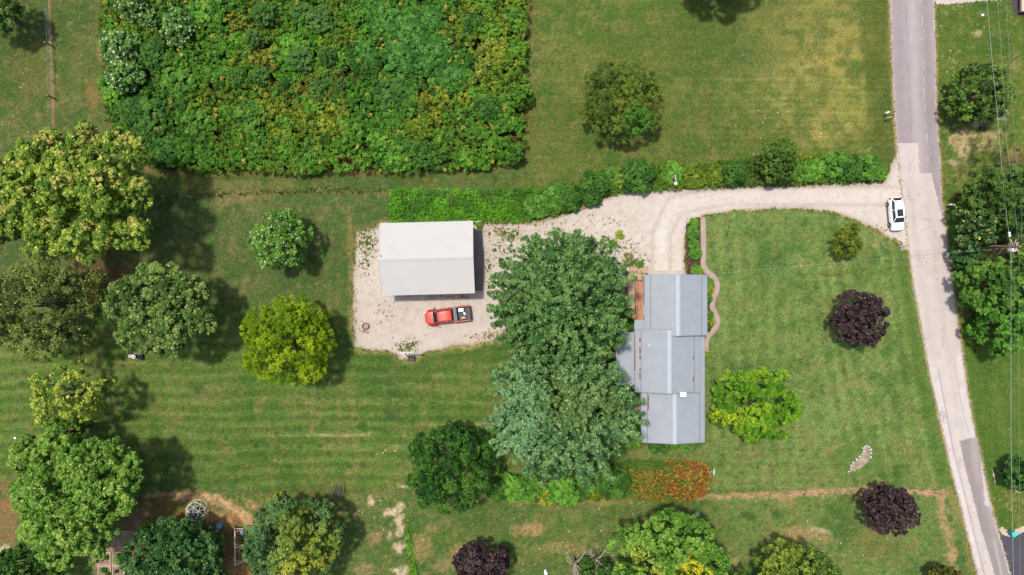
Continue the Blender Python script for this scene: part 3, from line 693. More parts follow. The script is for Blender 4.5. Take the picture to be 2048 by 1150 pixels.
def crown_mesh(name, rng, rx, ry, rz, pal, nl=45, lr=0.24, ns=11, k=26, leaf=0.30, elong=1.0, jag=0.14, sub=0.33, flat=0.6, low=-0.35, patches=(), tipc=None, tipk=0.25, asp=0.6, fill=0.7, gap=1.0, core=0.64, raw=False):
    """a crown: boughs on a dome, twig clusters on each bough, leaves on each cluster (coordinates about the crown's centre)"""
    leaf *= .82; k = int(k * 1.35)
    # boughs
    i = np.arange(nl) + rng.random(nl) * .6; z = 1 - (i / nl) * (1 - low); ph = i * 2.39996 + rng.random(nl) * .5
    s = np.sqrt(np.clip(1 - z * z, 0, 1)); d = np.stack([s * np.cos(ph), s * np.sin(ph), z], 1)
    outline = 1 + (rng.random(nl) - .5) * 2 * jag
    ninner = int(nl * fill); di = unit(rng.normal(size=(ninner, 3)) * (1, 1, .7) + (0, 0, .25))
    D = np.concatenate([d, di]); f = np.concatenate([(1 - lr * .8) * outline, np.full(ninner, core) * (0.6 + rng.random(ninner) * .6)])
    R3 = np.array([rx, ry, rz]); c = D * R3 * f[:, None]; rm = (rx + ry) / 2
    r = lr * rm * (0.7 + .6 * rng.random(len(D)))
    btint = rng.normal(size=len(D))
    # twig clusters on the boughs
    m = len(D); e = unit(rng.normal(size=(m, ns, 3)) + D[:, None, :] * 0.9 + np.array([0, 0, .55]))
    tt = rng.random((m, ns, 1))
    az = unit(np.stack([D[:, 0], D[:, 1], np.zeros(m)], 1) + rng.normal(size=(m, 3)) * (.12, .12, 0)); hor = (az * 1.0 + (0, 0, .22))[:, None, :]
    taper = 1 - 0.55 * tt if elong > 1.01 else 1.0
    sc = c[:, None, :] + e * (r[:, None, None]) * taper * (0.75 + .35 * rng.random((m, ns, 1))) * ((1, 1, .8) if elong < 1.01 else (.8, .8, .6)) + hor * (tt - .6) * r[:, None, None] * (elong - 1) * 2.4
    sd = unit(e + (0, 0, .35)); sr = sub * r[:, None] * (0.8 + .5 * rng.random((m, ns)))
    stint = rng.normal(size=(m, ns)) * .6 + btint[:, None] * .8
    # leaves on the clusters
    sc = sc.reshape(-1, 3); sd = sd.reshape(-1, 3); sr = sr.reshape(-1); stint = stint.reshape(-1); q = len(sc)
    if gap < 1.0:
        kp = rng.random(q) < gap; sc, sd, sr, stint = sc[kp], sd[kp], sr[kp], stint[kp]; q = len(sc)
    ld = unit(rng.normal(size=(q, k, 3)) + sd[:, None, :] * .8)
    rad = rng.random((q, k, 1)) ** .45
    lc = sc[:, None, :] + ld * sr[:, None, None] * rad * (1, 1, .75)
    ln = unit(ld * (1 - flat) + np.array([0, 0, 1.0]) * flat + rng.normal(size=(q, k, 3)) * .38)
    ls = leaf * (0.65 + .7 * rng.random((q, k)))
    pal = np.array(pal); w = stint[:, None] * .35 + rng.normal(size=(q, k)) * .22 + .5
    w = np.clip(w, 0, 1) * (len(pal) - 1); a = np.clip(np.floor(w).astype(int), 0, len(pal) - 2); fr = (w - a)[..., None]
    cc = pal[a] * (1 - fr) + pal[a + 1] * fr
    for (dx, dy, prx, pry, pc, pk) in patches:             # part of a crown that has turned another colour
        dd = ((lc[..., 0] - dx * rx) / (prx * rx)) ** 2 + ((lc[..., 1] - dy * ry) / (pry * ry)) ** 2
        on = (dd + (rng.random(q)[:, None] - .5) * .9 < 1) & (rng.random((q, k)) < pk)
        cc = np.where(on[..., None], np.array(pc) * (0.8 + .4 * rng.random((q, k, 1))), cc)
    if tipc is not None:                                    # pale undersides, new growth, and highlights painted into the leaf colour
        on = (rng.random((q, k)) < tipk) & (rng.random(q)[:, None] < .75)
        cc = np.where(on[..., None], np.array(tipc), cc)
    rr = np.sqrt((lc[..., 0] / rx) ** 2 + (lc[..., 1] / ry) ** 2); fs = 1 / np.percentile(rr, 98.5); lc = lc * (fs, fs, 1); c = c * (fs, fs, 1); kp = (rr * fs < 1.05)
    lc, ln, ls, cc = lc[kp], ln[kp], ls[kp], cc[kp]
    v, f4, col = leaves(rng, lc.reshape(-1, 3), ln.reshape(-1, 3), ls.reshape(-1), cc.reshape(-1, 3), asp)
    if raw: return v, f4, col, c
    return np_mesh(name, v, f4, colors=col), c

def trunk_mesh(rng, h, hc, ends, r, name='trunk', spread=0.5):
    mb = MB(); top = Vector((0, 0, hc))
    mb.tube([(0, 0, -.15), (0.05, 0, hc * .35), (.02 * h, .01 * h, hc * .8), (0, 0, hc + (h - hc) * .5)], [r * 1.35, r, r * .7, r * .22], 9)
    for e in ends:
        e = Vector(e); b0 = Vector((0, 0, hc * (.35 + .35 * rng.random()))); mid = b0.lerp(e + top, .5) + Vector(rng.normal(size=3) * .25)
        mb.tube([b0, mid, e + top], [r * .48, r * .28, r * .06], 6)
    return mb

TREES = []
def tree(name, label, cat, px, py, rxp, ryp, height, pal, rzf=0.5, mat='leaf', group=None, trunk=None, seed=None, hcf=None, limbs=9, bark='bark', lobes=None, **kw):
    """px,py,rxp,ryp describe the crown as photographed; height is the tree's real height"""
    rng = np.random.default_rng(seed if seed is not None else len(TREES) * 7 + 3)
    rz = height * rzf * (1 - 0.02); hc = height - rz
    wid = hc + rz * .15
    k = S * (H - wid) / H; c = P(px, py, wid)
    rx, ry = rxp * k, ryp * k
    t = thing(name, label, cat, (c.x, c.y, 0), 0, group)
    if lobes:                                               # a wide tree whose crown is several separate domes
        Vs, Fs, Cs, Es, n0 = [], [], [], [], 0; A = sum(l[2] ** 2 for l in lobes); nl0 = kw.pop('nl', 50)
        for (lx, ly, lr_, tf) in lobes:
            top = height * tf; lz = max(1.6, lr_ * k * .85); zc = top - lz; kk = S * (H - zc) / H; q = P(lx, ly, zc + lz * .2) - c
            v, f4, col, e = crown_mesh('crown', rng, lr_ * kk, lr_ * kk, lz, pal, raw=True, nl=max(10, int(nl0 * lr_ ** 2 / A * 1.5)), **{**kw, 'lr': kw.get('llr', .34), 'low': -.1})
            sh = np.array([q.x, q.y, zc - hc]); Vs.append(v + sh); Fs.append(f4 + n0); Cs.append(col); Es.append(e + sh); n0 += len(v)
        me = np_mesh('crown', np.concatenate(Vs), np.concatenate(Fs), colors=np.concatenate(Cs)); ends = np.concatenate(Es); limbs = 14
    else:
        me, ends = crown_mesh('crown', rng, rx, ry, rz, pal, **kw)
    o = link('crown', me, M[mat], t); o.location = (0, 0, hc)
    sel = [ends[i] for i in rng.permutation(len(ends))[:limbs]]
    r = trunk or max(.06, .028 * height)
    trunk_mesh(rng, height, hc, sel, r).build('trunk', bark, t, smooth=True)
    TREES.append(t); return t

# palettes (dark, mid, light)
YG = [LC(78, 114, 40), LC(112, 146, 54), LC(166, 184, 82)]
OL = [LC(62, 82, 40), LC(88, 108, 54), LC(128, 142, 78)]
SG = [LC(62, 96, 44), LC(88, 124, 60), LC(134, 160, 92)]
BY = [LC(86, 122, 16), LC(120, 152, 24), LC(158, 180, 40)]
MG = [LC(66, 108, 36), LC(98, 146, 58), LC(136, 172, 84)]
DG = [LC(32, 72, 26), LC(50, 98, 36), LC(88, 128, 54)]
DB = [LC(32, 70, 36), LC(52, 98, 52), LC(96, 134, 82)]
MP = [LC(54, 94, 52), LC(82, 124, 72), LC(118, 154, 96)]
BL = [LC(58, 98, 60), LC(84, 126, 80), LC(118, 154, 104)]
CE = [LC(60, 82, 30), LC(80, 104, 40), LC(108, 130, 54)]
LM = [LC(66, 114, 24), LC(92, 142, 34), LC(132, 170, 48)]
PU = [LC(34, 28, 36), LC(48, 38, 48), LC(76, 62, 74)]
GN = [LC(60, 106, 28), LC(86, 136, 42), LC(122, 164, 66)]

tree('maple_tree', 'large yellow-green maple with many rounded boughs beside the scrub thicket', 'tree', 158, 392, 150, 134, 15, YG, nl=64, lr=.22, leaf=.42, ns=12, k=26, jag=.22, gap=.86, tipc=LC(206, 208, 120), tipk=.10, patches=((.35, .55, .4, .35, LC(190, 184, 110), .6),), seed=3, flat=.6, lobes=((150, 395, 118, .74), (92, 305, 50, .9), (172, 292, 52, .95), (245, 305, 52, .9), (42, 345, 44, .8), (60, 405, 56, .88), (130, 385, 56, 1), (205, 385, 56, .97), (270, 385, 38, .82), (95, 470, 52, .85), (180, 478, 50, .92), (262, 466, 40, .85), (20, 440, 40, .7), (135, 330, 50, .97)))
tree('grey_green_tree', 'dusty grey-green tree cut off by the left edge behind the large yellow-green maple', 'tree', -12, 400, 46, 105, 12, OL, nl=36, leaf=.32, seed=4, gap=.8)
tree('corner_tree', 'small pale green tree in the top left corner by the wire fence', 'tree', -22, 12, 58, 46, 9, SG, nl=30, leaf=.3, seed=5, gap=.8)
tree('ash_tree', 'olive thin-leaved tree with a wide open crown at the left edge', 'tree', 88, 612, 130, 112, 13, OL, nl=60, lr=.2, leaf=.32, ns=12, k=24, jag=.2, gap=.78, tipc=LC(170, 176, 104), tipk=.10, seed=6)
tree('silver_maple_tree', 'grey-green tree with pale leaf tips above the riding mower', 'tree', 324, 615, 118, 94, 11, SG, nl=52, lr=.22, leaf=.34, k=28, jag=.16, tipc=LC(184, 194, 140), tipk=.12, seed=7, lobes=((262, 600, 54, .9), (335, 575, 50, .95), (385, 590, 38, .85), (290, 650, 58, .95), (350, 640, 58, 1), (398, 640, 36, .85), (335, 690, 32, .8), (300, 560, 34, .85)))
tree('pear_tree', 'small round tree with silvery highlights standing alone left of the white barn', 'tree', 561, 481, 62, 64, 8, GN, nl=34, lr=.24, leaf=.28, k=24, jag=.14, tipc=LC(206, 222, 184), tipk=.10, mat='leaf_glossy', seed=8, gap=.9)  # whitish tip colour stands in for highlights on its leaves
tree('locust_tree', 'bright yellow-green dense tree left of the gravel parking pad', 'tree', 572, 684, 99, 93, 9.5, BY, nl=56, lr=.2, leaf=.26, k=32, ns=12, jag=.13, seed=9, flat=.5, hcf=.5)
tree('yellowing_tree', 'sparse yellowish tree above the tall green tree on the left lawn', 'tree', 140, 792, 94, 66, 11.5, YG, nl=40, lr=.22, leaf=.36, ns=10, k=18, jag=.24, gap=.72, tipc=LC(212, 206, 108), tipk=.22, seed=10, fill=.3)
tree('small_maple_tree', 'dark green narrow tree squeezed between the sparse yellowish tree and the tall green tree', 'tree', 128, 868, 36, 30, 8.5, MG, nl=20, leaf=.3, seed=11)
tree('elm_tree', 'tall light green tree spreading over the timber garden beds', 'tree', 150, 990, 146, 146, 12.5, MG, nl=76, lr=.19, leaf=.36, ns=12, k=26, jag=.2, gap=.86, tipc=LC(176, 192, 112), tipk=.12, seed=12, lobes=((150, 990, 108, .78), (60, 912, 44, .85), (110, 900, 50, .92), (165, 925, 52, .95), (222, 905, 36, .85), (258, 930, 30, .78), (240, 985, 46, .88), (175, 985, 56, 1), (105, 975, 58, .98), (55, 985, 40, .85), (90, 1050, 54, .92), (160, 1050, 56, .96), (212, 1040, 38, .85), (120, 1105, 40, .85), (185, 1095, 34, .8)))
tree('corner_shade_tree', 'very dark tree in the bottom left corner', 'tree', 46, 1146, 66, 58, 9, DG, nl=34, leaf=.3, seed=13)
tree('round_maple_tree', 'dense dark green round tree between the climbing dome and the garden beds', 'tree', 345, 1130, 102, 90, 9.5, DB, nl=70, lr=.17, leaf=.30, ns=12, k=28, jag=.07, fill=1.4, core=.75, tipc=LC(130, 158, 102), tipk=.10, seed=14)
tree('two_tone_tree', 'round tree half blue-green and half golden at the bottom of the yard', 'tree', 585, 1085, 99, 92, 10.5, [LC(56, 92, 56), LC(84, 122, 76), LC(114, 148, 96)], nl=66, lr=.17, leaf=.32, ns=12, k=28, jag=.12, seed=15,
     patches=((.42, -.1, .62, .72, LC(140, 158, 60), .6), (.30, -.35, .4, .4, LC(178, 180, 74), .55), (.1, .6, .35, .3, LC(120, 138, 52), .6)))
tree('oak_tree', 'dark green broad tree between the mown lawn and the lower shrub row', 'tree', 901, 936, 92, 92, 10, DG, nl=56, lr=.2, leaf=.30, ns=11, k=26, jag=.14, seed=16, patches=((.3, -.3, .5, .5, LC(96, 132, 52), .35),))
tree('red_maple_tree', 'huge green maple with pointed leaf sprays west of the house and south of the drive', 'tree', 1122, 600, 143, 142, 15.5, MP, nl=200, lr=.085, leaf=.30, ns=13, k=20, elong=2.9, sub=.46, jag=.12, seed=17, flat=.6, tipc=LC(140, 176, 110), tipk=.14, rzf=.56, fill=1.4, core=.74)
tree('water_maple_tree', 'huge bluish grey-green maple beside the house, lower of the two big ones', 'tree', 1128, 822, 158, 146, 16, BL, nl=185, lr=.085, leaf=.30, ns=13, k=20, elong=3.2, sub=.46, fill=1.2, core=.72, jag=.18, seed=18, flat=.6, tipc=LC(152, 184, 136), tipk=.12, gap=.92, rzf=.58, patches=((-.75, .0, .4, .8, LC(122, 164, 132), .6), (.2, .25, .5, .35, LC(104, 130, 72), .6)))
tree('cedar_tree', 'olive-brown dense round cedar alone on the top right lawn', 'tree', 1243, 202, 87, 86, 6, CE, nl=60, lr=.17, leaf=.24, ns=12, k=34, jag=.1, asp=.35, mat='leaf_dull', seed=19, patches=((.35, -.5, .42, .36, LC(78, 136, 54), .6), (.05, .1, .35, .4, LC(112, 136, 50), .4)))
tree('lime_tree', 'lime green low tree on the front lawn beside the house', 'tree', 1510, 808, 92, 82, 7.5, LM, nl=44, lr=.22, leaf=.34, ns=11, k=26, jag=.22, seed=20, flat=.7, patches=((-.8, -.35, .28, .2, LC(178, 184, 44), .5), (-.3, -.25, .25, .15, LC(160, 180, 50), .35)))
for (nm, lb, x, y, rx, ry, hh, sd_) in (('plum_tree', 'dark purple-leaved tree in the middle of the front lawn', 1718, 637, 59, 57, 6.5, 21), ('plum_tree', 'round purple-leaved tree standing on the bare fence strip near the road', 1779, 1022, 56, 52, 6.5, 22),
                                       ('plum_tree', 'blackish purple tree cut off by the bottom edge of the yard', 963, 1138, 60, 54, 7, 23)):
    tree(nm, lb, 'tree', x, y, rx, ry, hh, PU, nl=56, lr=.18, leaf=.22, ns=12, k=30, jag=.13, fill=.9, mat='leaf_dull', seed=sd_, group='purple-leaved trees', tipc=LC(128, 96, 100), tipk=.12)
tree('apple_tree', 'glossy dark green round tree beside the road near the overhead wires', 'tree', 1958, 184, 68, 60, 6.5, [LC(48, 78, 26), LC(74, 108, 38), LC(112, 144, 62)], nl=44, lr=.2, leaf=.3, ns=11, k=26, jag=.16, mat='leaf_glossy', seed=24)
tree('hackberry_tree', 'dark tree in the roadside woods just north of the utility pole', 'tree', 2014, 398, 76, 76, 9.5, [LC(44, 76, 30), LC(68, 104, 44), LC(104, 138, 68)], nl=50, lr=.2, leaf=.3, ns=11, k=24, seed=25, gap=.85)
tree('tulip_tree', 'tree with pale yellow blossoms in the roadside woods left of the utility pole', 'tree', 1952, 448, 46, 54, 7.0, DB, nl=34, lr=.22, leaf=.3, ns=10, k=22, seed=26, tipc=LC(232, 206, 130), tipk=.10)
tree('walnut_tree', 'mid green tree in the roadside woods just south of the utility pole', 'tree', 1975, 570, 56, 54, 8.0, [LC(52, 92, 36), LC(78, 124, 50), LC(116, 154, 72)], nl=40, lr=.2, leaf=.3, ns=11, k=24, seed=27)
tree('mulberry_tree', 'light green tree at the lower end of the roadside woods', 'tree', 2006, 652, 56, 62, 8.0, [LC(54, 104, 34), LC(82, 140, 50), LC(124, 170, 76)], nl=40, lr=.2, leaf=.34, ns=11, k=24, seed=28)
tree('boxelder_tree', 'shaggy green tree at the right edge of the roadside woods', 'tree', 2062, 560, 50, 90, 9.5, MG, nl=36, lr=.2, leaf=.32, seed=29, gap=.85)
tree('hazel_tree', 'small dark tree by the round mailbox at the edge of the roadside woods', 'tree', 1930, 500, 26, 40, 4.5, DB, nl=24, leaf=.26, seed=30)
tree('sugar_maple_tree', 'large green tree with bright yellow boughs at the bottom of the yard', 'tree', 1334, 1142, 124, 118, 12.5, MG, nl=74, lr=.17, leaf=.38, ns=11, k=28, jag=.13, seed=31, rzf=.5,
     patches=((.32, .18, .28, .2, LC(206, 200, 56), .7), (.1, -.1, .5, .3, LC(158, 172, 56), .5), (-.45, .35, .25, .2, LC(170, 182, 80), .5)))
tree('beech_tree', 'yellow-green round tree cut off by the bottom edge right of the yellow-boughed one', 'tree', 1588, 1190, 118, 102, 11, [LC(76, 104, 40), LC(112, 138, 56), LC(154, 168, 76)], nl=70, lr=.17, leaf=.34, ns=11, k=26, jag=.12, seed=32, patches=((.55, .2, .5, .9, LC(70, 106, 50), .7),))
tree('thorn_tree', 'low dark shrubby tree at the bottom edge beside the road', 'tree', 1893, 1168, 42, 38, 5, [LC(60, 70, 28), LC(88, 96, 40), LC(116, 120, 56)], nl=26, leaf=.26, seed=33)
tree('crab_apple_tree', 'dark green small tree at the right edge below the woods', 'tree', 2046, 948, 36, 36, 5.5, DG, nl=28, leaf=.28, mat='leaf_glossy', seed=34)
tree('dogwood_tree', 'dark small tree tangled with bare dead branches at the bottom edge', 'tree', 1186, 1152, 42, 36, 6, DG, nl=22, leaf=.26, ns=9, k=18, gap=.7, seed=35)
tree('linden_tree', 'tree whose crown rises beyond the top edge and shades the top right lawn', 'tree', 1452, -92, 92, 84, 10, DG, nl=50, lr=.2, leaf=.32, seed=36)
tree('round_shrub', 'round bright green bush alone on the right edge of the thicket', 'bush', 1042, 188, 25, 27, 3.4, GN, nl=24, lr=.25, leaf=.22, ns=10, k=22, jag=.08, seed=37)
tree('viburnum_shrub', 'small yellow-green bush on the front lawn near the parked white car', 'bush', 1694, 483, 36, 36, 3.2, [LC(76, 92, 28), LC(104, 122, 42), LC(134, 150, 60)], nl=26, lr=.24, leaf=.22, ns=10, k=22, jag=.22, seed=38, asp=.4)

# a dead, leafless tree at the bottom edge
def dead_tree(px, py, rp, h, label):
    rng = np.random.default_rng(77); c = P(px, py, h * .8); t = thing('dead_tree', label, 'tree', (c.x, c.y, 0))
    mb = MB(); mb.tube([(0, 0, -.1), (0, 0, h * .5)], [.16, .1], 8)
    for i in range(11):
        a = rng.random() * 6.28; L_ = rp * S * (.6 + .5 * rng.random()); e = Vector((math.cos(a) * L_, math.sin(a) * L_, h * (.55 + .45 * rng.random())))
        m_ = Vector((e.x * .5, e.y * .5, h * .62)) + Vector(rng.normal(size=3) * .15)
        mb.tube([(0, 0, h * .4), m_, e], [.08, .055, .015], 5)
        for j in range(4):
            f = .4 + .5 * rng.random(); b = m_.lerp(e, f); mb.tube([b, b + Vector(rng.normal(size=3) * .45) + (e - m_) * .25], [.03, .008], 4)
    mb.build('branches', 'bark_pale', t)
dead_tree(1152, 1140, 34, 5, 'bare grey-white dead tree at the bottom edge beside the dark small tree')
dead_tree(1196, 1130, 28, 4.5, 'bare forked dead limbs at the bottom edge beside the yellow-boughed tree')

# ---- ground cover and thicket -------------------------------------------------
def cover(name, label, cat, keep, bbox, hfun, cfun, step=0.5, k=20, leaf=.24, sig=.28, mat='leaf', seed=1, flat=.65, jit=1.0):
    """a mass of low growth nobody could count: clumps of leaves over an area"""
    rng = np.random.default_rng(seed); st = step / S; x0, y0, x1, y1 = bbox; leaf *= .86; k = int(k * 1.25)
    X, Y = np.meshgrid(np.arange(x0, x1, st), np.arange(y0, y1, st)); X = X.ravel() + (rng.random(X.size) - .5) * st * jit; Y = Y.ravel() + (rng.random(Y.size) - .5) * st * jit
    kp = keep(X, Y); X, Y = X[kp], Y[kp]; h = hfun(X, Y, rng); n = len(X)
    kk = S * (H - h) / H
    c = np.stack([(X - 1024) * kk, (575 - Y) * kk, h], 1)
    d = unit(rng.normal(size=(n, k, 3)) + (0, 0, .5)); lc = c[:, None, :] + d * sig * np.array([1, 1, .7]) * (rng.random((n, k, 1)) ** .4) * (0.8 + .5 * rng.random((n, 1, 1)))
    lc[..., 2] = np.maximum(lc[..., 2], .04)
    ln = unit(d * (1 - flat) + np.array([0, 0, flat]) + rng.normal(size=(n, k, 3)) * .35)
    col = cfun(X, Y, rng)[:, None, :] * (0.8 + .4 * rng.random((n, k, 1)))
    v, f4, cc = leaves(rng, lc.reshape(-1, 3), ln.reshape(-1, 3), (leaf * (.65 + .7 * rng.random((n, k)))).ravel(), col.reshape(-1, 3), .6)
    return tag(link(name, np_mesh(name, v, f4, colors=cc), M[mat]), label, cat, None, 'stuff')

def thicket_keep(X, Y):
    g = fbm(X, Y, 14, 301, 3)
    return (sdf(THICKET, X, Y) + (fbm(X, Y, 13, 302, 3) - .5) * 20 < -3) & (g > .3)
ZONES = [  # cx, cy, r, colour, weight
    (240, 100, 60, (70, 112, 58)), (300, 60, 40, (110, 134, 50)), (350, 50, 60, (78, 122, 62)), (260, 200, 60, (66, 118, 48)), (240, 60, 30, (140, 150, 50)),
    (330, 260, 70, (44, 92, 40)), (430, 60, 50, (72, 132, 48)), (400, 120, 60, (84, 138, 46)), (480, 160, 50, (108, 138, 40)), (470, 60, 30, (150, 140, 50)),
    (420, 220, 50, (116, 140, 44)), (450, 280, 60, (90, 130, 46)), (400, 320, 50, (84, 134, 50)), (540, 60, 50, (98, 122, 40)), (590, 110, 60, (92, 160, 44)),
    (520, 120, 30, (164, 138, 60)), (580, 190, 40, (140, 118, 50)), (650, 170, 50, (120, 104, 48)), (690, 60, 40, (110, 134, 44)), (560, 240, 60, (150, 156, 52)),
    (650, 250, 50, (166, 168, 66)), (600, 290, 60, (104, 144, 50)), (500, 300, 60, (84, 134, 46)), (740, 50, 60, (80, 140, 54)), (810, 90, 90, (68, 132, 58)),
    (880, 130, 70, (66, 124, 52)), (740, 130, 50, (60, 110, 44)), (750, 230, 60, (70, 132, 46)), (840, 250, 40, (120, 128, 34)), (860, 200, 30, (150, 146, 50)),
    (700, 300, 50, (96, 148, 50)), (790, 310, 40, (92, 156, 58)), (850, 310, 40, (58, 92, 40)), (920, 60, 40, (128, 138, 48)), (980, 30, 50, (136, 152, 52)),
    (985, 100, 40, (186, 182, 90)), (1030, 60, 40, (110, 142, 46)), (940, 190, 40, (144, 156, 60)), (960, 250, 50, (86, 136, 52)), (1010, 290, 50, (88, 140, 46)),
    (1020, 150, 40, (112, 138, 44)), (930, 300, 40, (100, 140, 44)), (900, 260, 40, (96, 136, 50)), (540, 350, 60, (96, 136, 46))]
def thicket_colour(X, Y, rng):
    wx = X + (fbm(X, Y, 30, 311, 3) - .5) * 50; wy = Y + (fbm(X, Y, 30, 312, 3) - .5) * 50
    best = np.full(X.shape, 1e9); c = np.zeros(X.shape + (3,))
    for (cx, cy, r, col) in ZONES:
        d = np.hypot(wx - cx, wy - cy) / r; m = d < best; best = np.where(m, d, best); c[m] = LC(*col)
    v = fbm(X, Y, 5, 313, 2); c = c * (0.45 + 1.1 * v)[..., None]  # clump tint swing paints dark crevices and brighter tips into the foliage
    g_ = np.array(LC(88, 132, 44)); c = c * .5 + g_ * .5 * (0.45 + 1.1 * v)[..., None]; u = rng.random(X.shape)
    c[u > .955] = LC(170, 166, 74); c[(u > .86) & (u < .955)] = LC(52, 96, 40); c[(u > .80) & (u < .86)] = LC(96, 150, 52)
    return c
cover('scrub_thicket', 'dense tangle of weeds, brambles and saplings filling the top left field', 'thicket', thicket_keep, (190, -55, 1065, 352),
      lambda X, Y, rng: .2 + 2.0 * fbm(X, Y, 18, 303, 4, .6) + rng.random(X.shape) * .7, thicket_colour, step=.42, k=20, leaf=.26, sig=.3, seed=41)
cover('thicket_undergrowth', 'low olive and brown weeds under the scrub thicket', 'undergrowth', lambda X, Y: sdf(THICKET, X, Y) + (fbm(X, Y, 10, 402, 2) - .5) * 18 < 0, (190, -55, 1065, 352),
      lambda X, Y, rng: .12 + .3 * rng.random(X.shape), lambda X, Y, rng: np.where((fbm(X, Y, 12, 404, 2) > .52)[:, None], LC(112, 108, 48), LC(74, 104, 36)), step=.5, k=10, leaf=.24, sig=.3, seed=42)

# individual shrubs and saplings standing above the thicket
PROTO = {}
def proto(kind, pal, r=1.0, h=1.6, mat='leaf', **kw):
    rng = np.random.default_rng(abs(hash(kind)) % 1000 if False else sum(map(ord, kind)))
    a = dict(nl=22, lr=.3, ns=8, k=16, leaf=.22, jag=.22, low=-.2); a.update(kw)
    me, ends = crown_mesh('crown', rng, r, r, h * .5, pal, **a); me.materials.append(M[mat])
    mb = trunk_mesh(rng, h, h * .5, [ends[i] for i in range(4)], .05)
    t = bpy.data.meshes.new('trunk'); t.from_pydata(mb.v, [], mb.f); t.materials.append(M['bark']); PROTO[kind] = (me, t, r, h)
proto('silver', [LC(54, 100, 42), LC(80, 128, 58), LC(116, 154, 86)], 1.5, 3.6, 'leaf', nl=34, tipc=LC(206, 216, 184), tipk=.13)
proto('dark', [LC(40, 82, 30), LC(60, 106, 40), LC(92, 134, 58)], 1.2, 2.6, nl=30, k=20, leaf=.2)
proto('conifer', [LC(56, 94, 44), LC(72, 112, 54), LC(98, 134, 72)], 1.2, 3.0, 'leaf_dull', nl=30, k=26, leaf=.16, asp=.35, jag=.08)
proto('bright', [LC(58, 110, 34), LC(82, 138, 46), LC(118, 168, 64)], 1.2, 2.2, nl=26, leaf=.26)
proto('sumac', [LC(46, 98, 38), LC(66, 122, 48), LC(96, 148, 70)], 1.3, 2.4, nl=26, ns=10, k=18, leaf=.28, asp=.35, flat=.6, jag=.2)
proto('gold', [LC(104, 132, 40), LC(142, 156, 54), LC(186, 182, 80)], 1.0, 1.8, nl=20, ns=7, k=14, gap=.85)
proto('olive', [LC(72, 96, 28), LC(96, 122, 38), LC(130, 150, 50)], 1.2, 2.2, nl=22, asp=.4)
proto('mid', [LC(58, 104, 38), LC(80, 130, 50), LC(112, 158, 68)], 1.2, 2.2, nl=24, leaf=.24)
def shrub(kind, name, label, px, py, rp, group=None, ryp=None, hk=1.0, rot=None, cat='shrub'):
    me, tr, r, h = PROTO[kind]; hh = h * hk; c = P(px, py, hh * .6); k = S * (H - hh * .6) / H
    sx = rp * k / r; sy = (ryp or rp) * k / r; sz = hk
    t = thing(name, label, cat, (c.x, c.y, 0), 0, group); a = rot if rot is not None else random.random() * 6.28
    if ryp and ryp != rp: a = random.choice((0, math.pi))
    for (nm, m_, z) in (('crown', me, h * .5 * sz), ('trunk', tr, 0)):
        o = bpy.data.objects.new(nm, m_); COL.objects.link(o); o.parent = t; o.location = (0, 0, z); o.scale = (sx, sy, sz); o.rotation_euler = (0, 0, a)
    return t

